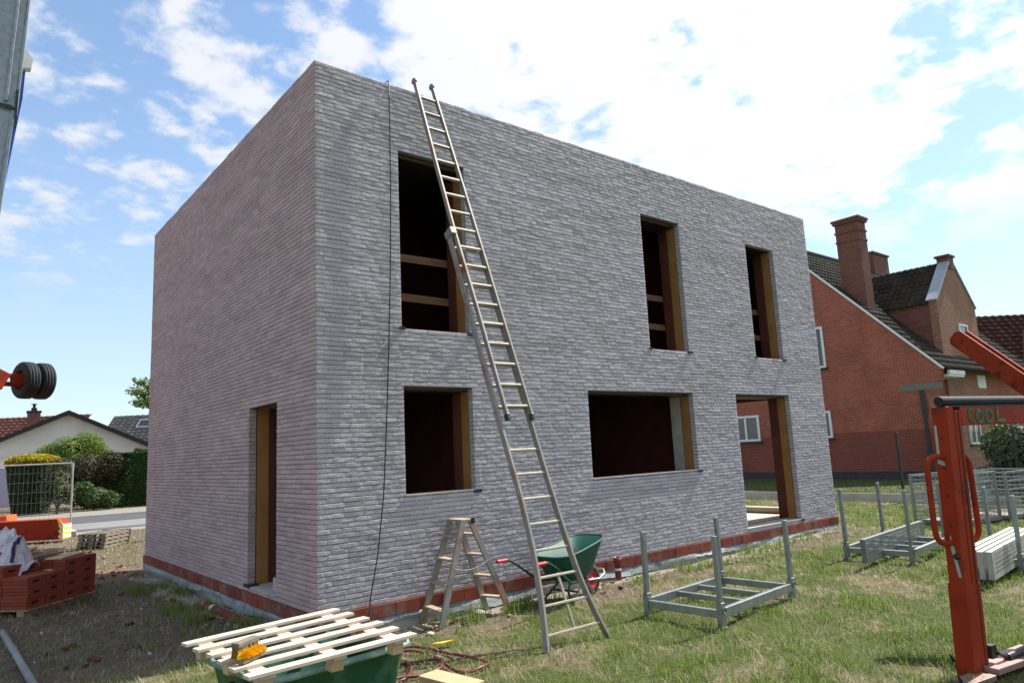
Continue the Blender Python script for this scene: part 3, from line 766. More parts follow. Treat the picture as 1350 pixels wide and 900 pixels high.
for s_1 in (1, -1):
    b = MB(); pts = [wb(1.36, s_1*.27, .30), wb(1.2, s_1*.27, .295), wb(1.05, s_1*.265, .22), wb(.85, s_1*.24, .08), wb(.7, s_1*.21, .0), wb(.3, s_1*.13, -.04), wb(.0, s_1*.075, -.085)]
    b.tube(pts, .015, 8); hd = b.build('handle', 'green_tube', barrow)
    b = MB(); b.tube([wb(1.40, s_1*.27, .302), wb(1.24, s_1*.27, .297)], .022, 8); b.build('grip', 'red_grip', hd)
    b = MB(); b.tube([wb(.74, s_1*.22, .02), wb(.78, s_1*.22, -.08), wb(.70, s_1*.22, gz(2.6, -.6)-.01)], .014, 8); b.tube([wb(.70, s_1*.22, gz(2.6, -.6)), wb(.38, s_1*.15, -.02)], .012, 8); b.build('leg', 'green_tube', barrow)
b = MB(); b.tube([wb(.70, .22, -.22), wb(.70, -.22, -.22)], .012, 8); b.tube([wb(.55, .19, -.12), wb(.55, -.19, -.12)], .012, 8); b.build('cross_bar', 'green_tube', barrow)
b = MB(); b.tube([wb(.22, -.12, -.05), wb(-.02, -.12, -.07), wb(-.17, -.10, -.03), wb(-.24, -.04, .0), wb(-.24, .04, .0), wb(-.17, .10, -.03), wb(.22, .12, -.05)], .012, 8); b.build('front_guard', 'zinc', barrow)
prof = [(-.032, .095), (-.042, .13), (-.038, .16), (-.02, .178), (0, .182), (.02, .178), (.038, .16), (.042, .13), (.032, .095)]
b = MB(); b.lathe(wc, pe, prof, 28); wh = b.build('wheel', 'tyre_dusty', barrow)
b = MB(); b.lathe(wc, pe, [(-.034, .100), (-.036, .09), (-.012, .075), (-.014, .03), (-.05, .026), (-.05, 0)], 24); b.lathe(wc, pe, [(.034, .100), (.036, .09), (.012, .075), (.014, .03), (.05, .026), (.05, 0)], 24); b.build('rim', 'red_rim', wh)

# ------------------------------------------------------------------ post pallets with galvanised uprights
EX = V(.9956, .094, 0); EY = V(-.07, .9975, 0)
def post_pallet(fc, label, ph, L=1.5, Wd=.85):
    o3 = V(fc[0], fc[1], gz(*fc)); t = thing('post_pallet', o3, label, 'storage rack', 'galvanised post pallets on the lawn')
    zb = o3.z+.10; P = lambda u, v, z: o3+EX*u+EY*v+V(0, 0, z)
    for (u0, v0, u1, v1) in ((0, 0, L, 0), (0, Wd, L, Wd)): b = MB(); b.bar(P(u0+.03, v0, .145), P(u1-.03, v1, .145), .05, .085); b.build('side_rail', 'galv', t, bevel=.004)
    for (u0, v0, u1, v1) in ((0, 0, 0, Wd), (L, 0, L, Wd)): b = MB(); b.bar(P(u0, v0+.03, .135), P(u1, v1-.03, .135), .05, .07); b.build('end_rail', 'galv', t, bevel=.004)
    for f in (.36, .64): b = MB(); b.bar(P(L*f, .03, .145), P(L*f, Wd-.03, .145), .05, .05); b.build('cross_rail', 'galv', t, bevel=.004)
    k_ = 0
    for (u, v) in ((0, 0), (L, 0), (0, Wd), (L, Wd)):
        le = V(random.uniform(-.008, .008), random.uniform(-.008, .008), 0)
        b = MB(); b.bar(P(u, v, .02), P(u, v, .24), .062, .062, (1, 0, 0)); b.bar(P(u, v, .24), P(u, v, ph)+le, .045, .045, (1, 0, 0)); pst = b.build('post', 'galv', t, bevel=.004)
        b = MB(); b.box(P(u, v, -.02)-V(.045, .045, 0), P(u, v, .0)+V(.045, .045, .02)); b.build('foot', 'galv_dark', pst)
        b = MB(); b.lathe(P(u, v, .17)-EY*.034-V(0, .012, 0), (0, 1, 0), [(0, .03), (.012, .03), (.012, .017), (0, .017), (0, .03)], 12); b.build('lug', 'galv', pst)
    return t
post_pallet((2.89, -2.56), 'empty galvanised post pallet standing alone in the grass near the wheelbarrow', .85)
post_pallet((7.17, -2.55), 'galvanised post pallet carrying a single perforated deck on edge', .97)
post_pallet((7.22, -3.76), 'galvanised post pallet loaded with a pack of pale planks beside the orange post', .92, Wd=.62)

# perforated scaffold decks standing on edge
def deck_mesh(L=2.45, Hd=.30, T=.06, holes=True):
    """walking face towards -y, with rows of slots right through it; flanges on top and bottom"""
    b = MB(); nu = 46; nv = 5; us = [.06+(L-.12)*i/(nu*2) for i in range(nu*2+1)]; vs_ = [.035+(Hd-.07)*i/(nv*2) for i in range(nv*2+1)]
    b.quad((0, 0, 0), (L, 0, 0), (L, 0, vs_[0]), (0, 0, vs_[0])); b.quad((0, 0, vs_[-1]), (L, 0, vs_[-1]), (L, 0, Hd), (0, 0, Hd))
    b.quad((0, 0, vs_[0]), (us[0], 0, vs_[0]), (us[0], 0, vs_[-1]), (0, 0, vs_[-1])); b.quad((us[-1], 0, vs_[0]), (L, 0, vs_[0]), (L, 0, vs_[-1]), (us[-1], 0, vs_[-1]))
    for i in range(nu*2):
        for j in range(nv*2):
            if i % 2 == 1 and j % 2 == (1 if True else 0) : continue
            b.quad((us[i], 0, vs_[j]), (us[i+1], 0, vs_[j]), (us[i+1], 0, vs_[j+1]), (us[i], 0, vs_[j+1]))
    b.box((0, .002, 0), (L, T, .008)); b.box((0, .002, Hd-.008), (L, T, Hd)); b.box((0, T-.004, .008), (L, T, .035)); b.box((0, T-.004, Hd-.035), (L, T, Hd-.008))
    b.box((0, .003, .009), (.012, T-.005, Hd-.009)); b.box((L-.012, .003, .009), (L, T-.005, Hd-.009)); return b
dk = deck_mesh()
rz = math.atan2(EX.y, EX.x)
def place_deck(x, y, z, label, mt, group=None):
    me_o = dk.build('scaffold_deck', mt); me_o.location = (x, y, z); me_o.rotation_euler = (0, 0, rz); tag(me_o, label, 'scaffold deck', group); return me_o
d0 = place_deck(6.50, -2.26, -.165, 'single dark perforated scaffold deck standing on edge in the pallet behind', 'galv_dark')
pk = place_deck(6.18, -3.80, -.165, 'pale scaffold deck standing on edge in the pack beside the orange post', 'deck', 'pale scaffold decks packed on edge')
for j in range(1, 4):
    c = pk.copy(); COL.objects.link(c); c.location = V(6.18, -3.80, -.165)+EY*(.082*j)+EX*random.uniform(-.02, .02)

# ------------------------------------------------------------------ stacked wire cages by the fence
def wire_cage(o, ux, L, Wd, Hd, label, nl=5):
    t = thing('wire_cage', o, label, 'wire cage', 'galvanised wire cages by the garden fence'); o = V(o); ux = V(ux).normalized(); uy = V(-ux.y, ux.x, 0)
    P = lambda u, v, z: o+ux*u+uy*v+V(0, 0, z)
    for (u, v) in ((0, 0), (L, 0), (L, Wd), (0, Wd)): b = MB(); b.bar(P(u, v, 0), P(u, v, Hd), .05, .05, (1, 0, 0)); b.build('corner_post', 'galv', t)
    for (nm, A, Bq) in (('front_mesh', (0, 0), (L, 0)), ('back_mesh', (0, Wd), (L, Wd)), ('end_mesh', (0, 0), (0, Wd)), ('end_mesh', (L, 0), (L, Wd))):
        b = MB(); a = P(*A, 0); c = P(*Bq, 0)
        for i in range(nl+1):
            z_ = .08+(Hd-.1)*i/nl; b.bar(a+V(0, 0, z_), c+V(0, 0, z_), .028, .032)
            if i < nl: b.tube([a+V(0, 0, z_+(Hd-.1)/nl/2), c+V(0, 0, z_+(Hd-.1)/nl/2)], .006, 5, False)
        n = int((c-a).length/.09)
        for i in range(1, n): p = a.lerp(c, i/n); b.tube([p+V(0, 0, .08), p+V(0, 0, Hd-.02)], .004, 4, False)
        b.build(nm, 'galv', t)
    b = MB(); b.obox(P(-.02, -.02, .03), ux*(L+.04), uy*(Wd+.04), V(0, 0, .06)); b.build('base_tray', 'wood_grey', t)
wire_cage((11.35, -1.72, gz(11.3, -1.7)), (.985, -.17), 1.25, .85, .92, 'wire cage on a tray seen through the loop handle of the orange post')
wire_cage((12.75, -2.05, gz(12.7, -2)), (.985, -.17), 1.3, .85, .90, 'wire cage behind the pack of pale planks at the picture edge')

# ------------------------------------------------------------------ garden fence with mesh and concrete boards
gf = thing('garden_fence', (16.2, 2, -.25), 'dark green wire mesh fence on concrete boards before the red house', 'fence')
for i, y in enumerate((11.25, 8.75, 6.25, 3.75, 1.25, -1.3, -3.85, -6.4)):
    b = MB(); b.bar((16.2, y, -.4), (16.2, y, 1.52), .06, .06, (1, 0, 0)); b.build('post', 'fence_green', gf, bevel=.006)
b = MB()
for i, y in enumerate((11.25, 8.75, 6.25, 3.75, 1.25, -1.3, -3.85)):
    y2 = (8.75, 6.25, 3.75, 1.25, -1.3, -3.85, -6.4)[i]; b.box((16.18, y2+.035, -.40), (16.225, y-.035, -.04))
b.build('concrete_board', 'concrete', gf)
b = MB()
for z in np.arange(0, 1.5, .2): b.tube([(16.165, 11.3, z), (16.165, -6.4, z)], .0035, 4, False)
for y in np.arange(-6.4, 11.3, .075): b.bar((16.165, y, -.03), (16.165, y, 1.48), .003, .003, (1, 0, 0))
b.build('wire_mesh', 'fence_green', gf)

# ------------------------------------------------------------------ roofs
def pantiles(mb, o, u, v, L, S, tw=.26, tl=.36, amp=.028, lip=.035, clip=None):
    """overlapping wavy tiles: u along the eaves, v up the slope"""
    o, u, v = V(o), V(u).normalized(), V(v).normalized(); n = u.cross(v); 
    if n.z < 0: n = -n
    rows = int(math.ceil(S/tl)); cols = int(math.ceil(L/tw)); sub = 6
    for r in range(rows):
        s0 = r*tl-.03; s1 = min((r+1)*tl, S+.01)
        for c in range(cols):
            pts0, pts1 = [], []
            j = random.uniform(-.006, .006)
            for i in range(sub+1):
                x = min(c*tw+tw*i/sub, L); wv = amp*math.sin(2*math.pi*(i/sub)-.6)
                pts0.append((x, s0, wv+lip+j)); pts1.append((x, s1, wv+.004+j))
            if clip and not clip(c*tw+tw/2, (s0+s1)/2): continue
            vs = [o+u*a+v*b_+n*h for a, b_, h in pts0+pts1]+[o+u*a+v*b_+n*(h-.03) for a, b_, h in pts0]; k_ = sub+1
            fs = [(i, i+1, k_+i+1, k_+i) for i in range(sub)]+[(2*k_+i, 2*k_+i+1, i+1, i) for i in range(sub)]
            mb.add(vs, fs, True)
def window(parent, o, u, n, w_, h_, fr=.07, bars=1, mt='white_paint', depth=.06):
    """frame + glass on a wall: o lower-left corner, u along the wall, n out of it"""
    o, u, n = V(o), V(u), V(n); b = MB(); z = V(0, 0, 1)
    b.obox(o, u*fr, n*depth, z*h_); b.obox(o+u*(w_-fr), u*fr, n*depth, z*h_); b.obox(o+u*fr, u*(w_-2*fr), n*depth, z*fr); b.obox(o+u*fr+z*(h_-fr), u*(w_-2*fr), n*depth, z*fr)
    for i in range(bars): b.obox(o+u*(fr+(w_-2*fr)*(i+1)/(bars+1)-fr/2), u*fr, n*(depth*.9), z*h_)
    f = b.build('window', mt, parent)
    b = MB(); b.obox(o+u*fr+n*.008+z*fr, u*(w_-2*fr), n*.01, z*(h_-2*fr)); b.build('pane', 'glass', f)
    b = MB(); b.obox(o-u*.08-z*.07, u*(w_+.16), n*(depth+.05), z*.065); b.build('sill', 'plinth', f); return f

# ------------------------------------------------------------------ red neighbour house
XN, YF, YB = 26.0, 4.05, 14.9
rh = thing('red_brick_house', (32, 9, -.25), 'red brick house with pantile roof, tall chimney and front gable, beyond the garden fence', 'house')
ridge_y, ridge_z, eave_z = 9.45, 10.05, 3.9
sl = (ridge_z-eave_z)/(ridge_y-3.46)
b = MB()
poly = [(XN, YF, -.3), (XN, YF, 3.05), (XN, 3.55, 3.35), (XN, 3.46, 3.85), (XN, ridge_y, ridge_z-.1), (XN, YB+.5, 3.85), (XN, YB, 3.1), (XN, YB, -.3)]
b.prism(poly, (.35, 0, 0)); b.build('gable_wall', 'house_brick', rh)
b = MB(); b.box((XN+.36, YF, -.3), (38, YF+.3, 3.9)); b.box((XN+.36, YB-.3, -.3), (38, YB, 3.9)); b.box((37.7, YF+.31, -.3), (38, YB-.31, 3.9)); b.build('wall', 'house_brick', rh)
b = MB(); b.box((XN-.04, YF-.03, -.3), (XN-.002, YB, .03)); b.box((XN-.01, YF-.05, -.3), (38, YF-.004, .03)); b.build('plinth', 'plinth', rh)
b = MB(); L = 12.2; S = math.hypot(ridge_y-3.30, ridge_z+.05-(eave_z-.16))
def bayclip(u, s):
    x = XN-.05+u; y = 3.30+s/S*(ridge_y-3.30); return not (27.95 < x < 31.9 and y < 4.05+ (6.0-4.0)*1.0 and y > 3.9)
pantiles(b, (XN-.05, 3.30, eave_z-.10), (1, 0, 0), (0, ridge_y-3.30, ridge_z+.05-(eave_z-.10)), L, S, .25, .34, clip=bayclip); rf = b.build('roof', 'tile_dark', rh)
b = MB(); b.quad((XN+.0, 3.32, eave_z-.14), (38.1, 3.32, eave_z-.14), (38.1, ridge_y, ridge_z), (XN+.0, ridge_y, ridge_z)); b.quad((XN, ridge_y, ridge_z), (38.1, ridge_y, ridge_z), (38.1, YB+.6, eave_z), (XN, YB+.6, eave_z)); b.build('roof_deck', 'tile_dark', rh)
b = MB()
for i in range(40): x = XN-.05+i*.31; b.tube([(x, ridge_y, ridge_z+.05), (x+.32, ridge_y, ridge_z+.075)], .12, 8)
b.build('ridge_tiles', 'tile_dark', rh)
b = MB(); b.bar((XN-.035, 3.36, eave_z-.12), (XN-.035, ridge_y, ridge_z-.02), .05, .085); b.build('verge_trim', 'white_paint', rh)
b = MB(); b.box((XN+.36, 3.34, 3.50), (27.84, 4.04, 3.58)); b.box((XN+.36, 3.30, 3.582), (27.84, 3.40, 3.74)); b.build('eaves_box', 'white_paint', rh)
b = MB(); b.box((XN-.03, 3.50, 3.05), (XN-.003, 5.0, 3.32)); b.build('stone_corbel', 'corbel', rh)
b = MB(); b.tube([(XN-.06, 4.22, 2.9), (XN-.06, 4.22, 0)], .06, 8); b.tube([(XN-.07, 4.24, 3.04), (XN-.07, 4.22, 2.9), (XN-.07, 4.22, 2.2)], .085, 8); b.build('downpipe', 'fence_green', rh)
window(rh, (XN-.003, 8.60, 4.35), (0, -1, 0), (-1, 0, 0), .80, 1.75, .09, 0)
window(rh, (XN-.003, 8.70, 1.42), (0, -1, 0), (-1, 0, 0), .85, 1.12, .09, 0)
window(rh, (XN-.003, 12.60, 1.42), (0, -1, 0), (-1, 0, 0), 1.40, 1.17, .10, 1)
# front gable (bay)
bx0, bx1, bcx, bsh, bap = 27.85, 32.05, 29.9, 6.70, 8.55
b = MB(); b.prism([(bx0, 3.95, -.3), (bx1, 3.95, -.3), (bx1, 3.95, bsh), (bcx, 3.95, bap), (bx0, 3.95, bsh)], (0, .3, 0)); bay = b.build('front_gable', 'bay_brick', rh)
b = MB(); b.box((bx0+.01, 4.26, 3.5), (bx0+.3, 6.6, bsh-.05)); b.build('gable_side_wall', 'chim_brick', rh)
b = MB(); b.box((bx1-.3, 4.26, 3.5), (bx1-.01, 6.6, bsh-.05)); b.build('gable_side_wall', 'chim_brick', rh)
ln = 4.2; dvec = V(bcx-bx0+.1, 0, bap-bsh+.12)
b = MB(); pantiles(b, (bx0-.12, 8.3, bsh-.12), (0, -1, 0), dvec, 4.05, dvec.length, .25, .34)
dvec2 = V(bcx-bx1-.1, 0, bap-bsh+.12); pantiles(b, (bx1+.12, 4.25, bsh-.12), (0, 1, 0), dvec2, 4.05, dvec2.length, .25, .34); b.build('gable_roof', 'tile_dark', rh)
b = MB(); b.bar((bx0-.08, 4.10, bsh-.02), (bcx-.25, 4.10, bap-.06), .42, .09, (0, 0, 1)); b.bar((bx1+.05, 4.10, bsh), (bcx+.25, 4.10, bap-.06), .40, .09, (0, 0, 1)); b.build('coping', 'lead', rh)
b = MB(); b.box((bcx-.28, 3.90, bap-.35), (bcx+.28, 4.35, bap+.16)); b.box((bcx-.35, 3.84, bap+.165), (bcx+.35, 4.42, bap+.25)); b.build('gable_cap', 'chim_brick', rh)
window(rh, (29.75, 3.947, 5.30), (1, 0, 0), (0, -1, 0), .95, .55, .08, 0)
window(rh, (29.3, 3.947, .9), (1, 0, 0), (0, -1, 0), 1.2, 1.4, .08, 1)
b = MB(); b.box((31.0, 3.90, 3.2), (31.9, 3.945, 3.75)); b.build('white_panel', 'white_paint', rh)
# chimneys
b = MB(); b.box((26.45, 6.02, 5.9), (27.15, 6.98, 10.35)); b.box((26.42, 5.99, 9.55), (27.18, 7.01, 9.62)); b.box((26.41, 5.98, 9.95), (27.19, 7.02, 10.02)); b.box((26.38, 5.95, 10.355), (27.22, 7.05, 10.45)); b.box((26.34, 5.91, 10.455), (27.26, 7.09, 10.55)); ch = b.build('chimney', 'chim_brick', rh)
b = MB(); b.bar((26.40, 5.90, 6.45), (27.2, 5.90, 6.45), .16, .05); b.bar((26.38, 5.95, 6.5), (26.38, 7.05, 7.62), .10, .05); b.build('flashing', 'lead', ch)
b = MB(); b.box((34.6, 9.0, 9.3), (36.4, 9.9, 10.85)); b.box((34.53, 8.93, 10.855), (36.47, 9.97, 10.95)); b.build('chimney', 'chim_brick', rh)

# ------------------------------------------------------------------ houses across the road
def gable_house(name, label, o, u, width, depth, eave, ridge, wallm, roofm, over=.5, cat='house'):
    t = thing(name, o, label, cat); o = V(o); u = V(u).normalized(); n = V(-u.y, u.x, 0)
    if n.y < 0: n = -n
    P = lambda a, d, z: o+u*a+n*d+V(0, 0, z)
    b = MB(); b.prism([P(0, 0, 0), P(width, 0, 0), P(width, 0, eave), P(width/2, 0, ridge), P(0, 0, eave)], n*depth); b.build('wall', wallm, t)
    sl_ = (ridge-eave)/(width/2); b = MB()
    for a0, a1 in ((-over, width/2), (width+over, width/2)):
        z0 = eave-over*sl_+.02; p = [P(a0, -over, z0), P(a1, -over, ridge+.02), P(a1, depth+over, ridge+.02), P(a0, depth+over, z0)]
        b.prism(p, V(0, 0, .22))
    b.build('roof', roofm, t); return t, P
bun, BP = gable_house('white_bungalow', 'low white bungalow with dark verge and lavender garage door across the road', (-1.35, 42.95, -.25), (.995, -.10), 8.9, 12, 3.0, 5.12, 'cream', 'dark_roof')
b = MB(); b.obox(BP(-3.2, -1.2, 0), (V(BP(1, 0, 0))-V(BP(0, 0, 0)))*6.0, (V(BP(0, 1, 0))-V(BP(0, 0, 0)))*.25, V(0, 0, 2.12)); b.build('garage_door', 'lav', bun)
b = MB(); b.obox(BP(-3.4, -.94, 0), (V(BP(1, 0, 0))-V(BP(0, 0, 0)))*4.9, (V(BP(0, 1, 0))-V(BP(0, 0, 0)))*3.0, V(0, 0, 2.6)); b.build('garage_wall', 'cream', bun)
def long_house(name, label, o, u, L, eave, ridge, dep, wallm, roofm):
    t = thing(name, o, label, 'house'); o = V(o); u = V(u).normalized(); n = V(-u.y, u.x, 0)
    P = lambda a, d, z: o+u*a+n*d+V(0, 0, z)
    b = MB(); b.prism([P(0, 0, 0), P(0, dep, 0), P(0, dep, eave), P(0, dep/2, ridge-.1), P(0, 0, eave)], u*L); b.build('wall', wallm, t)
    b = MB(); v1 = V(P(0, dep/2, ridge))-V(P(0, -.4, eave-.2)); pantiles(b, P(-.3, -.4, eave-.2), u, v1, L+.6, v1.length, .5, .42, .03, .05); b.build('roof', roofm, t); return t, P
rr, RP = long_house('red_roof_house', 'house with reddish tiled roof and one chimney, far behind the bungalow', (-9.5, 74.0, -.25), (.78, -.626), 18.5, 3.2, 6.75, 8, 'cream', 'tile_red')
b = MB(); p = V(RP(14.6, 2.6, 5.0)); b.box(p-V(.45, .45, 0), p+V(.45, .45, 1.95)); chm = b.build('chimney', 'chim_brick', rr)
b = MB(); b.box(p+V(-.52, -.52, 1.955), p+V(.52, .52, 2.12)); b.box(p+V(-.2, -.2, 2.125), p+V(.2, .2, 2.38)); b.lathe(p+V(0, 0, 2.39), (0, 0, 1), [(0, .12), (.25, .1), (.3, .28), (.4, .0)], 10); b.build('chimney_pot', 'dark_roof', chm)
gr, GP = long_house('grey_roof_house', 'house with long grey tiled roof and two roof windows behind the bungalow', (7.6, 65.2, -.25), (.78, -.626), 16, 2.6, 6.75, 8.4, 'cream', 'tile_grey')
def skylight(a, f, wdt=1.3, hgt=1.1):
    d0_, d1_ = -.4, 4.2; z0_, z1_ = 2.4, 6.75
    def Q(aa, ff): return V(GP(aa, d0_+(d1_-d0_)*ff, z0_+(z1_-z0_)*ff))
    nrm = (Q(a+1, f)-Q(a, f)).cross(Q(a, f+.1)-Q(a, f)).normalized()
    if nrm.z < 0: nrm = -nrm
    b = MB(); e1 = (Q(a+1, f)-Q(a, f)).normalized(); e2 = (Q(a, f+.1)-Q(a, f)).normalized(); o_ = Q(a, f)+nrm*.03
    b.obox(o_, e1*wdt, e2*hgt, nrm*.12); fr_ = b.build('roof_window', 'lead', gr)
    b = MB(); b.obox(o_+e1*.12+e2*.12+nrm*.121, e1*(wdt-.24), e2*(hgt-.24), nrm*.01); b.build('pane', 'glass', fr_)
skylight(2.5, .70); skylight(7.4, .42)

# house beyond the red one, at the right edge
fh, FP = long_house('brown_roof_house', 'house with brown tiled roof and grey brick gable beyond the red house', (45.2, 9.6, -.25), (.78, -.626), 17, 4.7, 9.3, 8.4, 'grey_brick', 'tile_brown')
b = MB(); fn = V(FP(0, 1, 0))-V(FP(0, 0, 0)); b.prism([FP(4.3, -1, 0), FP(9.3, -1, 0), FP(9.3, -1, 4.8), FP(6.8, -1, 7.9), FP(4.3, -1, 4.8)], fn*.4); b.build('cross_gable', 'grey_brick', fh)
for a0, z0_, a1, z1_ in ((4.15, 4.65, 6.8, 7.93), (9.45, 4.65, 6.8, 7.93)):
    b = MB(); b.prism([FP(a0, -.9, z0_), FP(a1, -.9, z1_), FP(a1, 3.0, z1_), FP(a0, 3.0, z0_)], V(0, 0, .14)); b.build('gable_roof', 'tile_brown', fh)

# ------------------------------------------------------------------ trees, hedges and shrubs
def leaf_cloud(name, parent, mt, pts, size, n, seed, normal_out=None, flat=.6):
    """n small leaf faces at the given sample points"""
    g = np.random.default_rng(seed); c = np.asarray(pts, float); n = len(c)
    nr = g.normal(size=(n, 3)); nr[:, 2] = np.abs(nr[:, 2])+.3
    if normal_out is not None: nr = nr*flat+normal_out*1.2
    nr /= np.linalg.norm(nr, axis=1)[:, None]
    t = np.cross(nr, g.normal(size=(n, 3))); t /= np.linalg.norm(t, axis=1)[:, None]; bt = np.cross(nr, t)
    s = size*g.uniform(.55, 1.25, n)[:, None]
    off = ROOT.get(parent.name, Vector()) if parent is not None else Vector()
    c = c-np.array([off.x, off.y, off.z])
    P = np.stack([c-t*s*.5, c+bt*s*.27+nr*s*.06, c+t*s*.5, c-bt*s*.27+nr*s*.06], 1)
    o = np_mesh(name, P.reshape(-1, 3), np.arange(n*4).reshape(n, 4), mt)
    if parent is not None: o.parent = parent; ROOT[o.name] = off
    return o
def ellipsoid_pts(g, c, r, n, shell=.55):
    d = g.normal(size=(n, 3)); d /= np.linalg.norm(d, axis=1)[:, None]; rad = shell+(1-shell)*g.random(n)**.7
    return np.array(c)+d*rad[:, None]*np.array(r), d
def clumps_pts(seed, blobs, n, shell=.5):
    g = np.random.default_rng(seed); P = []; Nn = []; vol = np.array([b[1][0]*b[1][1]*b[1][2] for b in blobs])**.67; vol /= vol.sum()
    for (c, r), f in zip(blobs, vol):
        p, d = ellipsoid_pts(g, c, r, int(n*f), shell); P.append(p); Nn.append(d)
    return np.concatenate(P), np.concatenate(Nn)
def trunk(parent, base, top, r, limbs=()):
    b = MB(); b.tube([base, V(base).lerp(V(top), .5)+V(.05, 0, 0), top], [r, r*.75, r*.5], 8)
    for (a, c, rr_) in limbs: b.tube([a, V(a).lerp(V(c), .5)+V(0, 0, .06), c], [rr_, rr_*.7, rr_*.35], 6)
    return b.build('trunk', 'bark', parent)
def shrub(name, loc, label, cat, mt, blobs, n, size, seed, shell=.5, stems=True, out=False, extra=None):
    t = thing(name, loc, label, cat); B_ = [(V(loc)+V(c), r) for c, r in blobs]
    p, d = clumps_pts(seed, [((c.x, c.y, c.z), r) for c, r in B_], n, shell)
    ok = p[:, 2] > loc[2]+.02; p, d = p[ok], d[ok]
    leaf_cloud('crown', t, LEAF[mt], p, size, n, seed, d if out else None)
    if stems: trunk(t, loc, V(loc)+V(blobs[0][0])*.9, .05, [(V(loc)+V(0, 0, .2), V(loc)+V(c)*.85, .03) for c, r in blobs[1:]])
    return t
# clipped box hedge, a green block
def hedge_block(loc, u, L, Dp, Hh, label, mt, n, size, seed, name='clipped_hedge'):
    t = thing(name, loc, label, 'hedge'); g = np.random.default_rng(seed); u = np.array([u[0], u[1], 0])/math.hypot(*u); v = np.array([-u[1], u[0], 0])
    a = g.random(n)*L; d = g.random(n)*Dp; z = g.random(n)*Hh; f = g.random(n); nr = np.zeros((n, 3))
    m1 = f < .42; d[m1] = g.random(m1.sum())**2*.12; nr[m1] = -v
    m2 = (f >= .42) & (f < .6); z[m2] = Hh-g.random(m2.sum())**2*.14; nr[m2] = (0, 0, 1)
    m3 = (f >= .6) & (f < .76); a[m3] = L-g.random(m3.sum())**2*.12; nr[m3] = u
    m4 = (f >= .76) & (f < .92); a[m4] = g.random(m4.sum())**2*.12; nr[m4] = -u
    z = z*(1-.05*fbm(a*2, d*2+z, 2)); P = np.array(loc)+a[:, None]*u+d[:, None]*v+z[:, None]*np.array([0, 0, 1])
    P += (fbm(a*1.6+z*1.3, z*1.9+d, 3)-.5)[:, None]*.22*v
    leaf_cloud('crown', t, LEAF[mt], P, size, n, seed, nr, .9)
    b = MB(); 
    for i in range(4): q_ = V(loc)+V(u)*(L*(i+.5)/4)+V(v)*(Dp/2); b.tube([q_, q_+V(0, 0, Hh*.8)], [.05, .02], 6)
    b.build('trunk', 'bark', t); return t
hedge_block((3.35, 32.6, -.25), (.80, -.60), 3.4, 1.6, 2.62, 'dark green clipped box hedge beside the corner of the grey house', 'hedge', 46000, .11, 1)
hedge_block((5.2, 35.2, -.25), (.8, -.6), 2.4, 1.2, 2.85, 'second clipped hedge peeping over the box hedge by the bungalow', 'hedge', 7000, .12, 2)
# golden-topped clipped conifer
gc = thing('clipped_conifer', (.45, 31.2, -.25), 'clipped dark conifer with a flat golden yellow top behind the site fence', 'conifer')
g = np.random.default_rng(5); n = 15000; th = g.random(n)*2*math.pi; z = g.random(n)*2.3; rad = (.60+.32*(z/2.3)**.8)*(1-g.random(n)**3*.35)
P = np.stack([.45+rad*np.cos(th)*1.08, 31.2+rad*np.sin(th), -.25+z], 1); leaf_cloud('crown', gc, LEAF['conifer'], P, .11, n, 5, np.stack([np.cos(th), np.sin(th), 0*th+.2], 1))
n = 6000; th = g.random(n)*2*math.pi; rr_ = np.sqrt(g.random(n)); z = 2.34+.28*np.sqrt(np.clip(1-rr_**2, 0, 1))-g.random(n)*.22
P = np.stack([.45+rr_*1.05*np.cos(th), 31.2+rr_*.95*np.sin(th), -.25+z], 1); leaf_cloud('golden_top', gc, LEAF['yellow'], P, .10, n, 6)
trunk(gc, (.45, 31.2, -.25), (.45, 31.2, 1.9), .09)
shrub('olive_shrub', (1.25, 29.6, -.25), 'thin olive green shrub with bare stems in front of the golden conifer', 'shrub', 'olive', [((0, 0, 1.2), (.55, .5, .9)), ((.1, .1, 1.9), (.5, .45, .5)), ((-.3, 0, 1.0), (.35, .3, .6)), ((.35, -.1, .8), (.3, .3, .5))], 5200, .12, 11, .2)
shrub('light_bush', (2.6, 35.2, -.25), 'tall light green bush in front of the white gable', 'bush', 'light', [((-.35, 0, 2.65), (1.0, .9, .95)), ((.45, 0, 2.95), (.85, .8, .8)), ((-1.1, 0, 2.4), (.75, .7, .8)), ((.9, 0, 2.5), (.7, .7, .7)), ((0, 0, 1.4), (1.1, .9, 1.0))], 15000, .13, 12, .35)
shrub('rhododendron', (2.75, 32.4, -.25), 'dull brownish green rhododendron between the light bush and the box hedge', 'shrub', 'rhodo', [((0, 0, 1.75), (1.0, .8, .9)), ((.85, -.3, 1.95), (.75, .6, .75)), ((-.6, .2, 1.5), (.8, .7, .9)), ((.2, 0, .7), (1.15, .8, .7))], 13000, .13, 13, .4)
shrub('low_bush', (2.75, 30.4, -.25), 'low mid green bush at the road verge before the rhododendron', 'bush', 'low', [((0, 0, .55), (.75, .5, .5)), ((.5, -.2, .45), (.5, .4, .42)), ((-.45, 0, .8), (.5, .4, .55))], 5000, .12, 14, .4)
shrub('sapling', (.9, 37.5, -.25), 'thin sapling rising above the golden conifer against the white gable', 'sapling', 'low', [((0, 0, 2.4), (.55, .5, .45)), ((.3, 0, 2.0), (.5, .4, .5)), ((-.2, 0, 1.2), (.4, .4, .6))], 1800, .12, 15, .2)
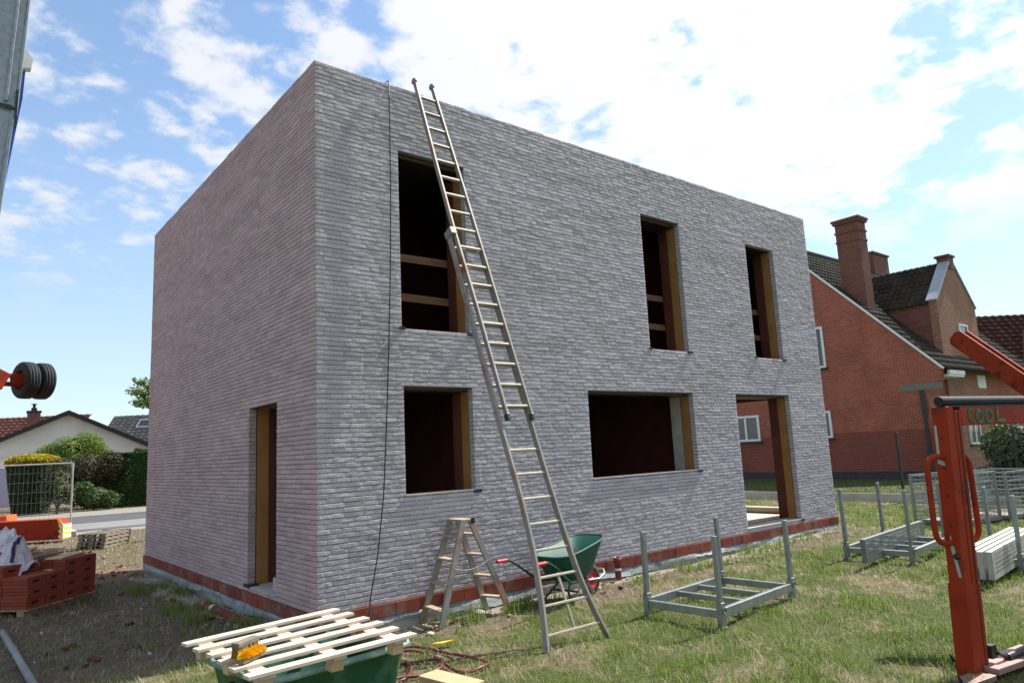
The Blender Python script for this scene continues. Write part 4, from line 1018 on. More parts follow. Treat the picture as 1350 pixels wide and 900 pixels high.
# robinia behind the corner of the house
tr = thing('robinia_tree', (1.55, 12.6, -.25), 'feathery light green tree peeping past the back corner of the grey house', 'tree')
limbs = []; bl = []
for i in range(11):
    a = 2*math.pi*i/11+.3; ll = random.uniform(.55, 1.0); h = 2.75+.9*random.random()
    e = V(1.55+math.cos(a)*ll*.85, 12.6+math.sin(a)*ll*.85, h); limbs.append((V(1.55, 12.6, 2.0+.08*i), e, .035)); bl.append(((e.x, e.y, e.z-.03), (.28, .28, .13)))
e = V(.80, 12.0, 3.28); limbs.append((V(1.55, 12.6, 2.4), e, .04)); bl += [((.80, 12.0, 3.27), (.22, .22, .10)), ((.86, 11.95, 3.02), (.26, .26, .11)), ((1.05, 12.1, 3.42), (.28, .28, .12)), ((1.0, 12.0, 3.15), (.25, .25, .10))]
p, d = clumps_pts(21, bl, 2600, .1); leaf_cloud('crown', tr, LEAF['robinia'], p, .085, 0, 21); trunk(tr, (1.55, 12.6, -.25), (1.55, 12.6, 3.2), .09, limbs)
# bush behind the garden fence on the right
shrub('dark_bush', (17.6, -1.2, -.25), 'dense dark green bush behind the wire fence under the orange bar', 'bush', 'dark', [((0, 0, 1.0), (1.0, .95, .85)), ((-.3, -.7, .9), (.9, .9, .8)), ((.1, .35, 1.3), (.7, .75, .6)), ((.2, -1.2, 1.2), (1.0, 1.0, .7)), ((0, .1, .5), (1.1, 1.2, .5))], 16000, .11, 31, .5)
shrub('distant_tree', (62, 22, -.25), 'thin bare-topped tree showing above the brown roof far behind', 'tree', 'rhodo', [((0, 0, 9.3), (1.1, 1.1, .9)), ((.5, 0, 8.3), (1.6, 1.3, 1.0)), ((0, 0, 6), (1.4, 1.4, 2.0))], 1400, .22, 32, .1)

# ------------------------------------------------------------------ tub, pallet, brushes
tub = thing('mortar_tub', (-.95, -2.05, -.25), 'deep green plastic mortar tub with pale mottled rim under the pale pallet', 'tub')
TA = V(-1.49, -1.62, 0); TU = V(1.08, .13, 0).normalized(); TV = V(TU.y, -TU.x, 0)
def tub_ring(L, Wd, z, cx=.535, cy=-.0, n=36, e=.28):
    o_ = TA+TU*.535+TV*.43; r_ = []
    for i in range(n):
        th = 2*math.pi*i/n; c, s__ = math.cos(th), math.sin(th); r_.append(o_+TU*(math.copysign(abs(c)**e, c)*L/2)+TV*(math.copysign(abs(s__)**e, s__)*Wd/2)+V(0, 0, z))
    return r_
gzt = gz(-.95, -2.05)
rings = [tub_ring(1.08, .88, .215), tub_ring(1.05, .85, .17), tub_ring(1.0, .80, .05), tub_ring(.90, .70, gzt+.02), tub_ring(.86, .66, gzt)]
ins = [tub_ring(1.08, .88, .215), tub_ring(1.03, .83, .20), tub_ring(.97, .77, .05), tub_ring(.87, .67, gzt+.05)]
b = MB(); n = 36
for rs, fl in ((rings, True), (ins, False)):
    vs = [p for r_ in rs for p in r_]; fs = []
    for r_ in range(len(rs)-1):
        for i in range(n): k_ = (i+1) % n; q_ = (r_*n+i, r_*n+k_, (r_+1)*n+k_, (r_+1)*n+i); fs.append(q_[::-1] if fl else q_)
    fs.append(tuple(range((len(rs)-1)*n, len(rs)*n))); b.add(vs, fs, True)
body = b.build('body', 'green_tub', tub)
rp = tub_ring(1.09, .89, .218); b = MB(); b.tube(rp+rp[:2], .021, 8, False); b.build('rim', 'green_rim', body)
o_ = TA-TU*.02+TV*.62; b = MB(); b.tube([o_+TV*-.16+V(0, 0, .14), o_-TU*.07+TV*-.12+V(0, 0, .13), o_-TU*.07+TV*.16+V(0, 0, .13), o_+TV*.2+V(0, 0, .14)], .03, 8); b.build('handle', 'dark_steel', tub)
pal = thing('wooden_pallet', (-1.05, -2.1, .25), 'pale new slatted wooden pallet lying across the green tub', 'pallet')
A_, B_, C_, D_ = V(-1.63, -1.68, .345), V(-.48, -1.50, .345), V(-.47, -2.61, .345), V(-1.58, -2.71, .345)
for i in range(6):
    t_ = i/5; p, q_ = A_.lerp(D_, t_), B_.lerp(C_, t_); j = random.uniform(-.012, .012)
    b = MB(); b.bar(p+V(j, 0, random.uniform(-.002, .003)), q_+V(j, 0, random.uniform(-.002, .003)), .078, .02); b.build('slat', 'wood_new', pal, bevel=.002)
for t_ in (.10, .5, .89):
    p, q_ = A_.lerp(B_, t_), D_.lerp(C_, t_); dd = (q_-p).normalized()
    b = MB(); b.bar(p-dd*.03-V(0, 0, .0225), q_+dd*.02-V(0, 0, .0225), .09, .022); br_ = b.build('bearer', 'wood_new', pal, bevel=.002)
    for s__ in (.03, .5, .95): c = p.lerp(q_, s__); b = MB(); b.bar(c-dd*.04-V(0, 0, .069), c+dd*.04-V(0, 0, .069), .08, .07); b.build('block', 'wood_side', br_, bevel=.003)
def brush(name, a, c, h, label, upside, mt, wood='wood_old'):
    a, c = V(a), V(c); t = thing(name, a.lerp(c, .5), label, 'brush'); d = (c-a).normalized(); sdv = V(-d.y, d.x, 0)
    if not upside:
        b = MB(); b.bar(a+V(0, 0, h), c+V(0, 0, h), .055, .035); b.build('head', wood, t, bevel=.008)
        b = MB()
        for i in range(420):
            p = a.lerp(c, random.random())+sdv*random.uniform(-.024, .024); e = p+sdv*random.gauss(0, .012)+d*random.gauss(0, .01)
            b.tube([p+V(0, 0, h-.01), V(e.x, e.y, a.z+.004)], .0022, 3, False)
        b.build('bristles', mt, t)
    else:
        b = MB(); b.bar(a+V(0, 0, .015), c+V(0, 0, .015), .05, .03); b.build('head', wood, t, bevel=.008)
        b = MB()
        for i in range(1500):
            f = random.random(); p = a.lerp(c, f); th = random.uniform(-1.5, 1.5); taper = (1-(2*f-1)**4)*.6+.4
            b.tube([p+V(0, 0, .03), p+V(0, 0, .03)+(sdv*math.sin(th)*.95+V(0, 0, math.cos(th)*.85)+d*random.gauss((f-.5)*.7, .12))*h*taper*random.uniform(.85, 1.1)], .0028, 3, False)
        b.build('bristles', mt, t)
brush('broom_head', (-1.535, -2.36, .358), (-1.375, -2.255, .358), .075, 'broom head with grey wooden back resting bristles down on the pallet slats', False, 'brown_bristle', 'wood_grey')
brush('yellow_brush', (-1.545, -2.495, .358), (-1.372, -2.375, .358), .042, 'fuzzy bright yellow brush lying upside down on the pallet', True, 'yellow_bristle')

# ------------------------------------------------------------------ hose, board, pipes
def smooth_path(p, n=6):
    out = []; p = [V(a) for a in p]
    for i in range(len(p)-1):
        a, b_, c, d = p[max(i-1, 0)], p[i], p[i+1], p[min(i+2, len(p)-1)]
        for j in range(n):
            t = j/n; out.append(.5*((2*b_)+(c-a)*t+(2*a-5*b_+4*c-d)*t*t+(3*b_-a-3*c+d)*t**3))
    return out+[p[-1]]
h1 = [(.25, -.98), (.46, -.92), (.58, -1.02), (.63, -1.3), (.62, -1.59), (.68, -1.77), (.66, -1.87), (.54, -1.95), (.41, -1.95), (.35, -1.84), (.40, -1.58), (.48, -1.37), (.5, -1.15), (.38, -1.02), (.24, -1.06), (.22, -1.31), (.12, -1.55), (-.05, -1.72), (-.2, -1.62), (-.12, -1.4), (.1, -1.3), (.33, -1.37), (.44, -1.5), (.3, -1.7), (.1, -1.74), (-.1, -1.70), (-.28, -1.80)]
b = MB(); b.tube(smooth_path([(x, y, gz(x, y)+.022+.018*(i % 3 == 1)) for i, (x, y) in enumerate(h1)]), .0125, 8)
tag(b.build('garden_hose', 'hose'), 'maroon hose lying in loose loops on the grass beside the green tub', 'hose')
b = MB(); o_ = V(.0, -1.86, gz(0, -1.9)+.02); b.obox(o_, V(.19, .035, 0), V(.09, -.50, 0), V(0, 0, .045)); tag(b.build('timber_board', 'wood_side', bevel=.003), 'short pale timber board lying flat on the ground in front of the hose', 'board')
b = MB(); b.obox((-.22, -2.2, gz(-.2, -2.2)), V(.16, .05, 0), V(.1, -.4, 0), V(0, 0, .03)); 
sp = thing('standpipe', (4.07, -.16, -.3), 'short red plastic pipe end standing upright by the wall beyond the wheelbarrow', 'pipe')
b = MB(); b.lathe((4.07, -.16, -.35), (0, 0, 1), [(0, .042), (.33, .042), (.33, .054), (.40, .054), (.40, .044), (.30, .042)], 18); b.build('pipe', 'red_pipe', sp)
b = MB(); b.lathe((4.07, -.16, -.115), (0, 0, 1), [(0, .0435), (.03, .0435)], 18); b.build('band', 'white_plastic', sp)
lp = thing('drain_pipe', (-.24, 2.0, -.25), 'red drain pipe with a white band lying along the shaded side wall', 'pipe')
pa, pb = V(-.27, 2.72, -.215), V(-.20, 1.30, -.235); b = MB(); b.lathe(pa, pb-pa, [(0, .0), (0, .062), (.13, .062), (.13, .05), (1.42, .05), (1.42, 0)], 16); b.build('pipe', 'red_pipe', lp)
b = MB(); b.lathe(pa.lerp(pb, .19), pb-pa, [(0, .0525), (.09, .0525)], 16); b.build('band', 'white_plastic', lp)
b = MB(); b.lathe((-2.27, 3.10, gz(-2.27, 3.1)+.035), (.04, -2.4, .0), [(0, .024), (0, .032), (2.9, .032), (2.9, .024), (2.85, .0)], 14); tag(b.build('grey_pole', 'grey_pipe'), 'grey pole lying in the weeds at the lower left', 'pole')

# ------------------------------------------------------------------ pallet of hollow clay blocks
PA = V(-1.98, 4.10, 0); e1 = V(.83, .79, 0).normalized(); e2 = V(-e1.y, e1.x, 0); zg = gz(-1.6, 4.6)
bp_ = thing('block_pallet', (PA.x, PA.y, zg), 'low worn pallet under the stack of red hollow blocks', 'pallet')
for j in range(3): b = MB(); b.obox(PA+e2*(.02+j*.43)+V(0, 0, zg), e1*1.2, e2*.1, V(0, 0, .07)); b.build('runner', 'wood_old', bp_)
b = MB()
for j in range(6): b.obox(PA-e2*.03-e1*.0+e1*(.0+j*.205)+V(0, 0, zg+.071), e1*.16, e2*1.06, V(0, 0, .018))
b.build('deck_boards', 'wood_old', bp_)
def clay_block(L=.292, Wd=.175, Hh=.125):
    """hollow block: long face has a slot and grooves, ends have scored grooves"""
    b = MB()
    # ends (x=0, x=L) as shallow grooved panels, slot in the -y and +y faces
    sz0, sz1, sx0, sx1, dp = Hh*.36, Hh*.64, L*.28, L*.68, .05
    for y, s__ in ((0, 1), (Wd, -1)):
        o = [(0, y, 0), (L, y, 0), (L, y, Hh), (0, y, Hh), (sx0, y, sz0), (sx1, y, sz0), (sx1, y, sz1), (sx0, y, sz1), (sx0, y+s__*dp, sz0), (sx1, y+s__*dp, sz0), (sx1, y+s__*dp, sz1), (sx0, y+s__*dp, sz1)]
        f = [(0, 1, 5, 4), (1, 2, 6, 5), (2, 3, 7, 6), (3, 0, 4, 7), (4, 5, 9, 8), (5, 6, 10, 9), (6, 7, 11, 10), (7, 4, 8, 11), (8, 9, 10, 11)]
        b.add(o, f if s__ == 1 else [q_[::-1] for q_ in f])
    for x, s__ in ((0, 1), (L, -1)):
        zs_ = [0, .038, .044, .081, .087, Hh]
        for i in range(5):
            d_ = .010*s__ if i in (1, 3) else 0
            q_ = [(x+d_, 0, zs_[i]), (x+d_, 0, zs_[i+1]), (x+d_, Wd, zs_[i+1]), (x+d_, Wd, zs_[i])]
            b.quad(*(q_ if s__ == 1 else q_[::-1]))
    b.quad((0, 0, Hh), (L, 0, Hh), (L, Wd, Hh), (0, Wd, Hh)); b.quad((0, 0, 0), (0, Wd, 0), (L, Wd, 0), (L, 0, 0)); return b
proto = clay_block().build('clay_block', 'pile_block'); tag(proto, 'red hollow clay block stacked on the pallet at the left', 'clay block', 'hollow clay blocks stacked on the pallet')
ang = math.atan2(e1.y, e1.x); first = True; zb0 = zg+.092
hmap = {}
for i in range(4):
    for j in range(6):
        top = 4 if i >= 2 else (4 if j >= 2 else 3)
        if i == 0 and j < 1: top = 3
        if i >= 2 and j >= 1 and j < 4: top = 4
        for k_ in range(top):
            if not (j == 0 or i == 0 or k_ == top-1 or (k_ >= 3)): continue
            o_ = proto if first else proto.copy()
            if not first: COL.objects.link(o_)
            first = False; pos = PA+e1*(.005+i*.298+random.uniform(-.006, .006)+(.012 if k_ % 2 else 0))+e2*(.0+j*.178+random.uniform(-.006, .004))
            o_.location = (pos.x, pos.y, zb0+k_*.127); o_.rotation_euler = (0, 0, ang+random.uniform(-.02, .02))
# loose blocks thrown on top
zt = zb0+4*.127
def at_pile(u, v, z): p = PA+e1*u+e2*v; return V(p.x, p.y, z)
for (u, v, r_, tl) in ((.30, .55, .6, .15), (.10, .75, -.4, .1)):
    o_ = proto.copy(); COL.objects.link(o_); o_.location = at_pile(u, v, zt+.02); o_.rotation_euler = (tl, .1, ang+r_)
    o_['label'] = 'loose tilted clay block under the white sack' if r_ > 0 else 'loose clay block askew on top of the stack at its left end'
def board(a, c, w_, h_, label, mt='wood_old'): b = MB(); b.bar(a, c, w_, h_); tag(b.build('scrap_board', mt, bevel=.002), label, 'board', 'scrap timber on the block stack')
board(at_pile(.60, .16, zt+.012), at_pile(1.22, .30, zt+.012), .22, .02, 'wide pale board lying flat on the right end of the block stack', 'wood_side')
board(at_pile(.42, .45, zt+.04), at_pile(1.02, .40, zt+.05), .10, .03, 'narrow board lying along the middle of the block stack')
board(at_pile(.55, .70, zt+.02), at_pile(1.18, .62, zt+.05), .09, .025, 'thin weathered board at the back of the block stack')
board(at_pile(.50, .62, zt+.09), at_pile(.95, .75, zt+.13), .08, .022, 'topmost crooked board on the scrap timber heap', 'wood_side')
board(at_pile(.72, .52, zt+.07), at_pile(1.0, .86, zt+.08), .12, .05, 'stubby offcut laid across the scrap boards')
# white woven sack slumped over the heap
sk = thing('woven_sack', at_pile(.0, .8, zt), 'crumpled white woven sack with navy straps slumped on the red blocks', 'sack')
nU, nV_ = 22, 16; base = at_pile(.30, .70, zt); U1 = V(.78, -.62, 0); U2 = V(.6, .76, 0); vs = []; fs = []
g = np.random.default_rng(3)
for i in range(nU+1):
    for j in range(nV_+1):
        a = i/nU*2-1; t_ = j/nV_; prof_ = max(0.0, 1-abs(a+.05)**1.7)
        hgt = max(.0, .44*prof_**.9) ; xx = a*.42*(1.0-.15*t_); 
        front = math.sin(t_*math.pi)**.6
        zz_ = -.22+ (hgt+.24)*front + (abs(fbm(a*4+2, t_*6, 4)-.5))*.34-.06
        yy = -.17+t_*.55+(fbm(a*5+9, t_*6)-.5)*.20
        p = base+U1*(xx+(fbm(a*2, t_*3+5)-.5)*.06)+U2*yy+V(0, 0, zz_*1.0); vs.append(p)
for i in range(nU):
    for j in range(nV_): o_ = i*(nV_+1)+j; fs.append((o_, o_+nV_+1, o_+nV_+2, o_+1))
b = MB(); b.add(vs, fs, False); sack = b.build('sack_body', 'fabric', sk)
def on_sack(i, j): return V(vs[i*(nV_+1)+j])
for ii, (j0, j1) in ((6, (1, 8)), (17, (2, 9))):
    b = MB()
    for j in range(j0, j1):
        p, q_ = on_sack(ii, j), on_sack(ii, j+1); nrm = -U2*.6+V(0, 0, .8); b.bar(p+nrm*.012, q_+nrm*.012, .045, .008, nrm)
    b.build('strap', 'strap', sk)

# ------------------------------------------------------------------ stack of grey trays/pallets, orange beams, site fence
ps0 = V(-.35, 12.15, gz(-.2, 12.2)); pu = V(.80, -.62, 0).normalized(); pv = V(.62, .80, 0).normalized()
for k_ in range(4):
    t = thing('grey_pallet', (ps0.x, ps0.y, ps0.z+k_*.085), 'weathered grey pallet in the low stack by the site fence post', 'pallet', 'grey pallets in the low stack')
    zb_ = ps0.z+k_*.085; o_ = V(ps0.x, ps0.y, 0)+pu*random.uniform(-.03, .03)
    b = MB()
    for i in range(5): b.obox(o_+pv*(i*.24)+V(0, 0, zb_+.055), pu*.62, pv*.12, V(0, 0, .018))
    b.build('deck_boards', 'wood_grey', t)
    for i in range(3): b = MB(); b.obox(o_+pu*(i*.26)+V(0, 0, zb_), pu*.09, pv*1.1, V(0, 0, .054)); b.build('runner', 'wood_grey', t)
ob = thing('orange_ballast_beam', (-.6, 15.6, -.25), 'dark orange steel beam with yellow and white striped end beside the fence', 'steel beam')
q0 = V(-1.75, 15.55, -.17); qu = V(.86, -.50, 0).normalized(); qv = V(.5, .86, 0).normalized()
b = MB(); b.prism([q0+V(0, 0, .0), q0+qu*1.62, q0+qu*1.62+V(0, 0, .36), q0+qu*1.5+V(0, 0, .50), q0+V(0, 0, .50)], qv*.5); bm_ = b.build('beam', 'orange', ob, bevel=.01)
b = MB(); e0 = q0+qu*1.622
b.prism([e0, e0+qv*.5, e0+qv*.5+V(0, 0, .36), e0+V(0, 0, .36)], qu*.012); b.prism([q0+qu*1.50-qv*.012+V(0, 0, .50), q0+qu*1.55-qv*.012+V(0, 0, .50), q0+qu*1.66-qv*.012+V(0, 0, .34), q0+qu*1.66-qv*.012, q0+qu*1.58-qv*.012, q0+qu*1.58-qv*.012+V(0, 0, .3)], qv*.011); b.build('marking_plate', 'yellow', bm_)
b = MB()
for i in range(3):
    z_ = .06+i*.13; b.prism([e0+qu*.013+V(0, 0, z_), e0+qu*.013+qv*.5+V(0, 0, z_-.05), e0+qu*.013+qv*.5+V(0, 0, z_+.01), e0+qu*.013+V(0, 0, z_+.06)], qu*.004)
for i in range(3): a_ = q0+qu*(1.555)-qv*.0125; z_ = .05+i*.13; b.prism([a_+V(0, 0, z_), a_+qu*.10+V(0, 0, z_-.05), a_+qu*.10+V(0, 0, z_+.0), a_+V(0, 0, z_+.05)], -qv*.003)
b.build('white_stripes', 'white_paint', bm_)
b = MB(); q1 = V(-3.4, 17.4, -.1); b.prism([q1, q1+qu*2.35, q1+qu*2.30+V(0, 0, .55), q1+qu*1.3+V(0, 0, .48), q1+V(0, 0, .48)], qv*.5); tag(b.build('orange_crane_weight', 'orange2', bevel=.01), 'bright orange steel box behind the white sack and the fence panel', 'steel box')
b = MB(); b.box((-3.0, 17.5, -.24), (-1.6, 18.2, -.1)); tag(b.build('timber_bearer', 'wood_grey'), 'grey timber bearer under the bright orange steel box', 'timber')
sf = thing('site_fence', (-1.6, 17.1, -.25), 'galvanised mesh site fence panel at the edge of the road', 'fence')
fA, fB = V(.08, 16.62, 0), V(-3.35, 17.55, 0)
for p in (fA, fB): b = MB(); b.tube([p+V(0, 0, -.2), p+V(0, 0, 1.76)], .021, 8); b.build('post', 'zinc', sf)
for z_ in (1.74, -.1): b = MB(); b.tube([fA+V(0, 0, z_), fB+V(0, 0, z_)], .02, 8); b.build('rail', 'zinc', sf)
b = MB()
for i in range(1, 34): p = fA.lerp(fB, i/34); b.tube([p+V(0, 0, -.1), p+V(0, 0, 1.74)], .0028, 4, False)
for z_ in (.15, .42, .70, .98, 1.25, 1.5): b.tube([fA+V(0, 0, z_), fB+V(0, 0, z_)], .004, 4, False)
b.build('wire_mesh', 'galv', sf)
for p in (fA, fB): b = MB(); b.box(p+V(-.12, -.33, -.24), p+V(.12, .33, -.10)); b.build('foot', 'concrete', sf, bevel=.02)

# ------------------------------------------------------------------ crane: galvanised mast and raised axle at the left edge
cr = thing('tower_crane', (-2.9, 10.0, -.25), 'folding tower crane with galvanised mast and raised orange axle at the left edge', 'crane')
mb0, mb1, mb2 = V(-2.90, 9.9, -.1), V(-2.39, 9.72, 8.75), V(-2.20, 9.68, 13.5)
b = MB(); b.bar(mb0, mb1, .44, .44, (0, 1, 0)); b.bar(mb0+V(.23, -.23, 0), mb1+V(.23, -.23, 0), .07, .07, (0, 1, 0)); ms = b.build('mast', 'galv', cr, bevel=.01)
b = MB(); b.bar(mb1-V(0, 0, .02), mb2, .50, .50, (0, 1, 0)); b.bar(mb1+V(.10, -.27, .03), mb2+V(.10, -.27, 0), .06, .05, (0, 1, 0)); b.bar(mb1+V(.27, -.26, -.25), mb2+V(.27, -.26, 0), .05, .05, (0, 1, 0)); b.build('upper_mast', 'galv', cr, bevel=.01)
b = MB(); b.bar(mb1+V(-.27, -.29, -.05), mb1+V(.29, -.29, -.10), .03, .05); b.bar(mb1+V(.27, -.30, -.5), mb1+V(.27, -.30, .3), .04, .05, (0, 1, 0)); b.build('joint_collar', 'dark_steel', cr)
b = MB(); p = V(-2.21, 10.1, 7.2); b.prism([p, p+V(.02, .12, 0), p+V(.24, .12, 2.62), p+V(.24, -.02, 2.62), p+V(.22, 0, 2.0)], V(-.2, .3, 0)); b.build('blue_panel', 'blue', cr)
b = MB(); p = V(-2.10, 9.95, 9.80); b.prism([p, p+V(.22, 0, .05), p+V(.24, 0, .26), p+V(.02, 0, .55)], V(0, .2, 0)); b.build('lamp_box', 'white_paint', cr)
b = MB(); b.box((-4.6, 8.6, -.05), (-2.75, 12.6, .55)); b.build('chassis', 'orange', cr, bevel=.03)
tc_ = V(-1.36, 11.78, 3.50); aa = V(.85, .50, 0).normalized(); aa = V(.80, -.0, 0).normalized(); aa = V(.93, .36, 0).normalized()
prof = [(-.13, .22), (-.14, .30), (-.125, .37), (-.09, .40), (-.075, .40), (-.07, .388), (-.055, .388), (-.05, .403), (-.01, .404), (-.006, .39), (.006, .39), (.01, .404), (.05, .403), (.055, .388), (.07, .388), (.075, .40), (.09, .40), (.125, .37), (.14, .30), (.13, .22), (.05, .18), (-.05, .18), (-.13, .22)]
axl = MB(); axl.bar(tc_-aa*1.7+V(0, 0, .08), tc_-aa*.05+V(0, 0, .08), .12, .09); axl.bar(tc_-aa*1.7-V(0, 0, .10), tc_-aa*.05-V(0, 0, .10), .12, .09); axl.bar(tc_-aa*.45, tc_-aa*.12, .16, .24); axl.bar(tc_-aa*.78-V(0, 0, .18), tc_-aa*.62+V(0, 0, .0)+V(0, 0, .16), .18, .26); axl.bar(tc_-aa*.78+V(0, 0, .1), tc_-aa*.88+V(0, 0, .42), .10, .09); axl.bar(tc_-aa*.84-V(0, 0, .1), tc_-aa*.84-V(0, 0, .42), .08, .1)
axl.bar(tc_-aa*1.7, V(-2.75, 10.1, 3.4), .2, .25)
axo = axl.build('axle', 'orange', cr, bevel=.01)
for o_ in (-.17, .15):
    b = MB(); b.lathe(tc_+aa*o_, aa, prof, 32); wh = b.build('wheel', 'tyre', cr)
    b = MB(); b.lathe(tc_+aa*o_, aa, [(-.10, .225), (-.06, .20), (-.05, .10), (-.09, .09), (-.09, 0)], 20); b.lathe(tc_+aa*o_, aa, [(.10, .225), (.06, .20), (.05, .10), (.09, .09), (.09, 0)], 20); b.build('rim', 'orange', wh)

# ------------------------------------------------------------------ orange machine frame at the right edge
mu = V(.985, -.17, 0).normalized(); mv = V(.17, .985, 0).normalized()
om = thing('orange_steel_frame', (2.8, -4.62, -.25), 'weathered orange steel frame with loop handles and black roller at the right edge', 'machine frame')
pb0 = V(2.795, -4.695, -.28); pt0 = V(2.845, -4.735, 1.66)       # near vertical edge of the post
zd = (pt0-pb0)
b = MB(); b.obox(pb0, mu*.092, mv*.115, zd); b.obox(pb0+mu*.095-mv*.004, mu*.086, mv*.123, zd*.985); 
post = b.build('post', 'orange', om, bevel=.006)
b = MB(); b.obox(pb0+mu*-.004-mv*.007, mu*.189, mv*.13, zd*.345); b.build('sleeve', 'orange', post, bevel=.004)
b = MB(); o_ = pb0+mu*.137-mv*.0105; b.obox(o_, mu*.007, mv*.004, zd*.98); b.build('seam', 'dark_steel', post)
b = MB()
for t_ in (.88, .77, .665, .555, .445): c = pb0+zd*t_-mu*.0015+mv*.055; b.lathe(c, -mu, [(0, 0), (0, .010), (.002, .010), (.002, 0)], 12)
b.build('bolt_hole', 'black_plastic', post)
b = MB(); c = pb0+zd*.445+mv*.03; b.lathe(c, -mu, [(0, .022), (.02, .022), (.03, .012), (.03, 0)], 10); b.build('bolt', 'dark_steel', post)
b = MB(); c0 = pb0-mu*.004+mv*.10; b.prism([c0+zd*.93, c0+zd*.93-mv*.016, c0+zd*.80-mv*.022, c0+zd*.79-mv*.05, c0+zd*.775-mv*.05, c0+zd*.785], mu*.003); b.build('paint_streak', 'grey_paint', post)
b = MB(); c0 = pb0-mu*.004+mv*.065; b.prism([c0+zd*.52, c0+zd*.50-mv*.012, c0+zd*.37-mv*.05, c0+zd*.37-mv*.03, c0+zd*.49+mv*.012], mu*.003); b.build('paint_streak', 'grey_paint', post)
b = MB(); t0 = V(pt0.x, pt0.y, 0); bz0, bz1 = 1.515, 1.655
b.obox(t0+mu*.183+mv*.0+V(0, 0, bz0), mu*1.75, mv*.11, V(0, 0, bz1-bz0)); bar_ = b.build('crossbar', 'orange', om, bevel=.006)
b = MB(); b.obox(t0+mu*1.965+V(0, 0, -.3), mu*.2, mv*.13, V(0, 0, 1.96)); b.build('far_post', 'orange', om, bevel=.006)
# hand-painted lettering on the bar
def stroke(pts, wd_=.024):
    b = MB(); P = [t0+mu*(a)-mv*.0035+V(0, 0, z_) for a, z_ in pts]
    for p, q_ in zip(P, P[1:]): d = (q_-p).normalized(); b.bar(p-d*wd_*.35, q_+d*wd_*.35, .004, wd_, mv.cross(d) if abs(d.z) < .99 else mu)
    return b
def arc(cx, cz, rx, rz_, a0, a1, n=12): return [(cx+rx*math.cos(R(a0+(a1-a0)*i/n)), cz+rz_*math.sin(R(a0+(a1-a0)*i/n))) for i in range(n+1)]
zc = 1.585; letters = MB()
for pts in (arc(.325, zc, .042, .042, 60, 300), arc(.43, zc-.004, .046, .040, 0, 360, 16), arc(.56, zc-.004, .052, .042, 0, 360, 16), [(.69, zc+.06), (.68, zc-.038), (.78, zc-.043)]):
    s__ = stroke(pts); letters.add(s__.v, s__.f)
letters.build('painted_lettering', 'green_paint', bar_)
b = MB(); r0 = t0+mu*.0-mv*.0+V(0, 0, 1.70); pts = [r0-mu*.01+mv*.05, r0+mu*.02+mv*.05]; 
n = 90; L_ = 1.9
b.tube([r0+mv*.05+mu*(L_*i/n) for i in range(n+1)], [.036+.0035*(i % 2) for i in range(n+1)], 14); b.build('roller', 'tyre', om)
b = MB(); b.obox(t0+mu*.05+mv*.0+V(0, 0, 1.657), mu*1.9, mv*.10, V(0, 0, .008)); b.build('roller_bracket', 'dark_steel', om)
def loop(anchor, dirv, name='loop_handle'):
    a = V(anchor); P = [a+V(0, 0, .305), a+dirv*.07+V(0, 0, .31), a+dirv*.125+V(0, 0, .285), a+dirv*.15+V(0, 0, .22), a+dirv*.155+V(0, 0, 0), a+dirv*.155-V(0, 0, .22), a+dirv*.13-V(0, 0, .285), a+dirv*.075-V(0, 0, .31), a-V(0, 0, .305)]
    b = MB(); b.tube(smooth_path(P, 4), .0205, 10); b.build(name, 'orange', om)
pm = pb0+zd*.652
loop(pm+mv*.06, -mu*.9+mv*.25); loop(pm+mu*.183+mv*.06, mu*.8-mv*.15)
# inclined arms rising behind the roller
P0 = V(5.03, -4.13, 2.41); dirA = V(-.13, -.57, -.56).normalized(); sideA = V(.975, -.222, 0).normalized(); nA = sideA.cross(dirA).normalized()
if nA.z < 0: nA = -nA
for o_, ext in ((0, 0), (.125, .0)):
    s0 = P0+sideA*o_+dirA*ext; Lm = 2.2
    b = MB(); b.prism([s0-nA*.08, s0-dirA*.04-nA*.04, s0-dirA*.035+nA*.05, s0+nA*.085, s0+dirA*Lm+nA*.085, s0+dirA*Lm-nA*.085], sideA*.03); b.build('lift_arm', 'orange3', om, bevel=.004)
b = MB(); e = P0+dirA*2.1; b.tube([e-sideA*.1, e+sideA*.4], .06, 12); b.bar(e+sideA*.15, V(e.x+.15, e.y, -.25), .2, .2, (1, 0, 0)); b.build('arm_support', 'orange', om)
# outrigger plate and ram at the foot
zf = gz(3.1, -4.75); b = MB(); b.obox(V(2.93, -4.60, zf+.03), mu*.75, -mv*.22, V(0, 0, .045)); b.obox(V(2.60, -4.62, zf+.0), mu*.30, -mv*.14, V(0, 0, .04)); b.build('foot_plate', 'worn_plate', om, bevel=.006)
b = MB(); a = pb0+mu*.20+V(0, 0, .14)-mv*.03; b.obox(a, mu*.07, mv*.05, V(0, 0, .09)); b.tube([a+mu*.07+V(0, 0, .03), a+mu*.17-V(0, 0, .01), a+mu*.22-V(0, 0, .02)], .014, 8); b.tube([a+mu*.19-V(0, 0, .02), a+mu*.55-V(0, 0, .0)], .028, 12); b.build('ram', 'dark_steel', om)
for (x, y) in ((2.55, -4.72), (2.98, -4.52)):
    b = MB(); p = V(x, y, gz(x, y)); b.tube([p, p+V(-.02, .01, .05), p+V(-.05, .02, .10)], [.016, .014, .006], 8); b.build('toggle_pin', 'dark_steel', om)

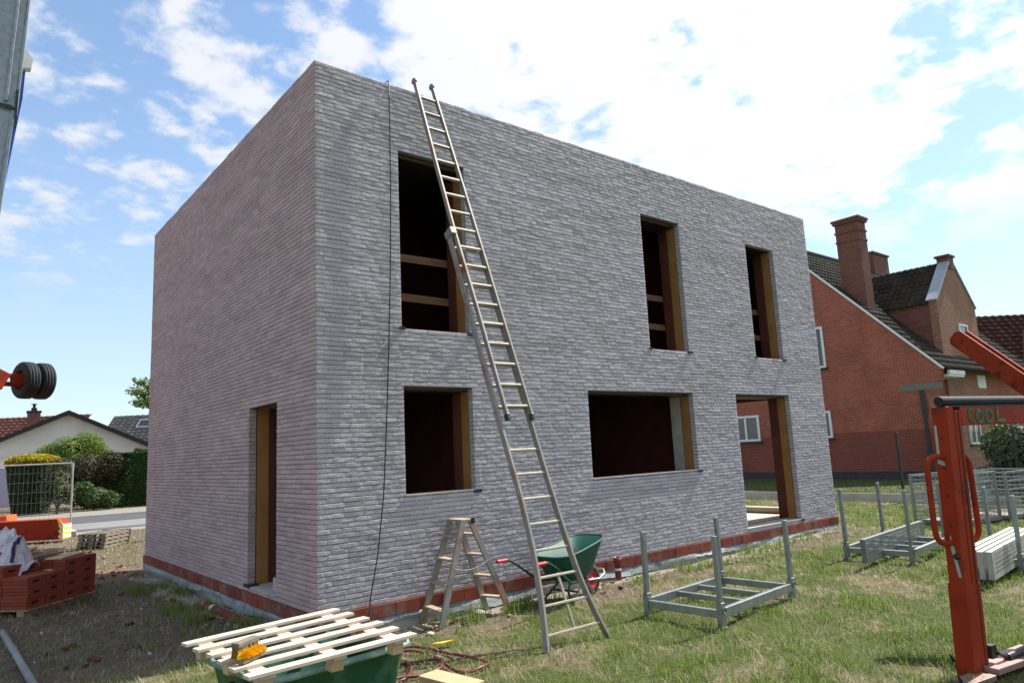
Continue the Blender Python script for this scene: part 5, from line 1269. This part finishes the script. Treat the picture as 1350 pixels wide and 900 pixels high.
# ------------------------------------------------------------------ rubble and scraps
def rubble(name, mt, pts, s0, s1, seed):
    rn = random.Random(seed); b = MB()
    for (x, y) in pts:
        s__ = rn.uniform(s0, s1); c = V(x, y, gz(x, y)+s__*.25); a = rn.uniform(0, 6.28); ux = V(math.cos(a), math.sin(a), rn.uniform(-.3, .3))*s__*rn.uniform(.6, 1.5); uy = V(-math.sin(a), math.cos(a), rn.uniform(-.3, .3))*s__*rn.uniform(.5, 1); uz = V(rn.uniform(-.3, .3), rn.uniform(-.3, .3), 1)*s__*rn.uniform(.3, .7)
        b.obox(c-ux/2-uy/2-uz/2, ux, uy, uz)
    o = b.build(name, mt); o['kind'] = 'stuff'; return o
rn = random.Random(4)
left_pts = [(rn.uniform(-3, -.2), rn.uniform(5.5, 12)) for _ in range(260)]+[(rn.uniform(-2.2, -.3), rn.uniform(.8, 5)) for _ in range(60)]
rubble('brick_rubble', 'shard', [p for i, p in enumerate(left_pts) if i % 2]+[(rn.uniform(.3, 4), rn.uniform(-.7, -.2)) for _ in range(14)], .02, .075, 5)
rubble('stone_rubble', 'stone', [p for i, p in enumerate(left_pts) if i % 2 == 0]+[(rn.uniform(.3, 9.5), rn.uniform(-.6, -.18)) for _ in range(120)]+[(rn.uniform(-.45, -.1), rn.uniform(.8, 7)) for _ in range(90)], .012, .045, 6)
b = MB(); x, y = .66, -1.0; b.prism([(x, y, gz(x, y)+.03), (x+.16, y-.05, gz(x, y)+.035), (x+.18, y-.12, gz(x, y)+.05), (x+.05, y-.10, gz(x, y)+.04)], (0, 0, .012)); tag(b.build('yellow_scrap', 'yellow'), 'small yellow plastic scrap in the grass behind the hose', 'scrap')
for (x, y, s__, lab) in ((1.72, -.28, .075, 'pale lump of stone between the legs of the step ladder'), (.93, -.55, .04, 'grey lump of stone in the weeds left of the step ladder')):
    b = MB(); bm = bmesh.new(); bmesh.ops.create_icosphere(bm, subdivisions=2, radius=s__)
    for v in bm.verts: v.co *= 1+.25*(fbm(v.co.x*20+3, v.co.y*20+v.co.z*13)-.5)*2; v.co.z *= .55
    b.add([v.co+V(x, y, gz(x, y)+s__*.35) for v in bm.verts], [[v.index for v in f.verts] for f in bm.faces], True); bm.free(); tag(b.build('stone_lump', 'stone'), lab, 'stone')
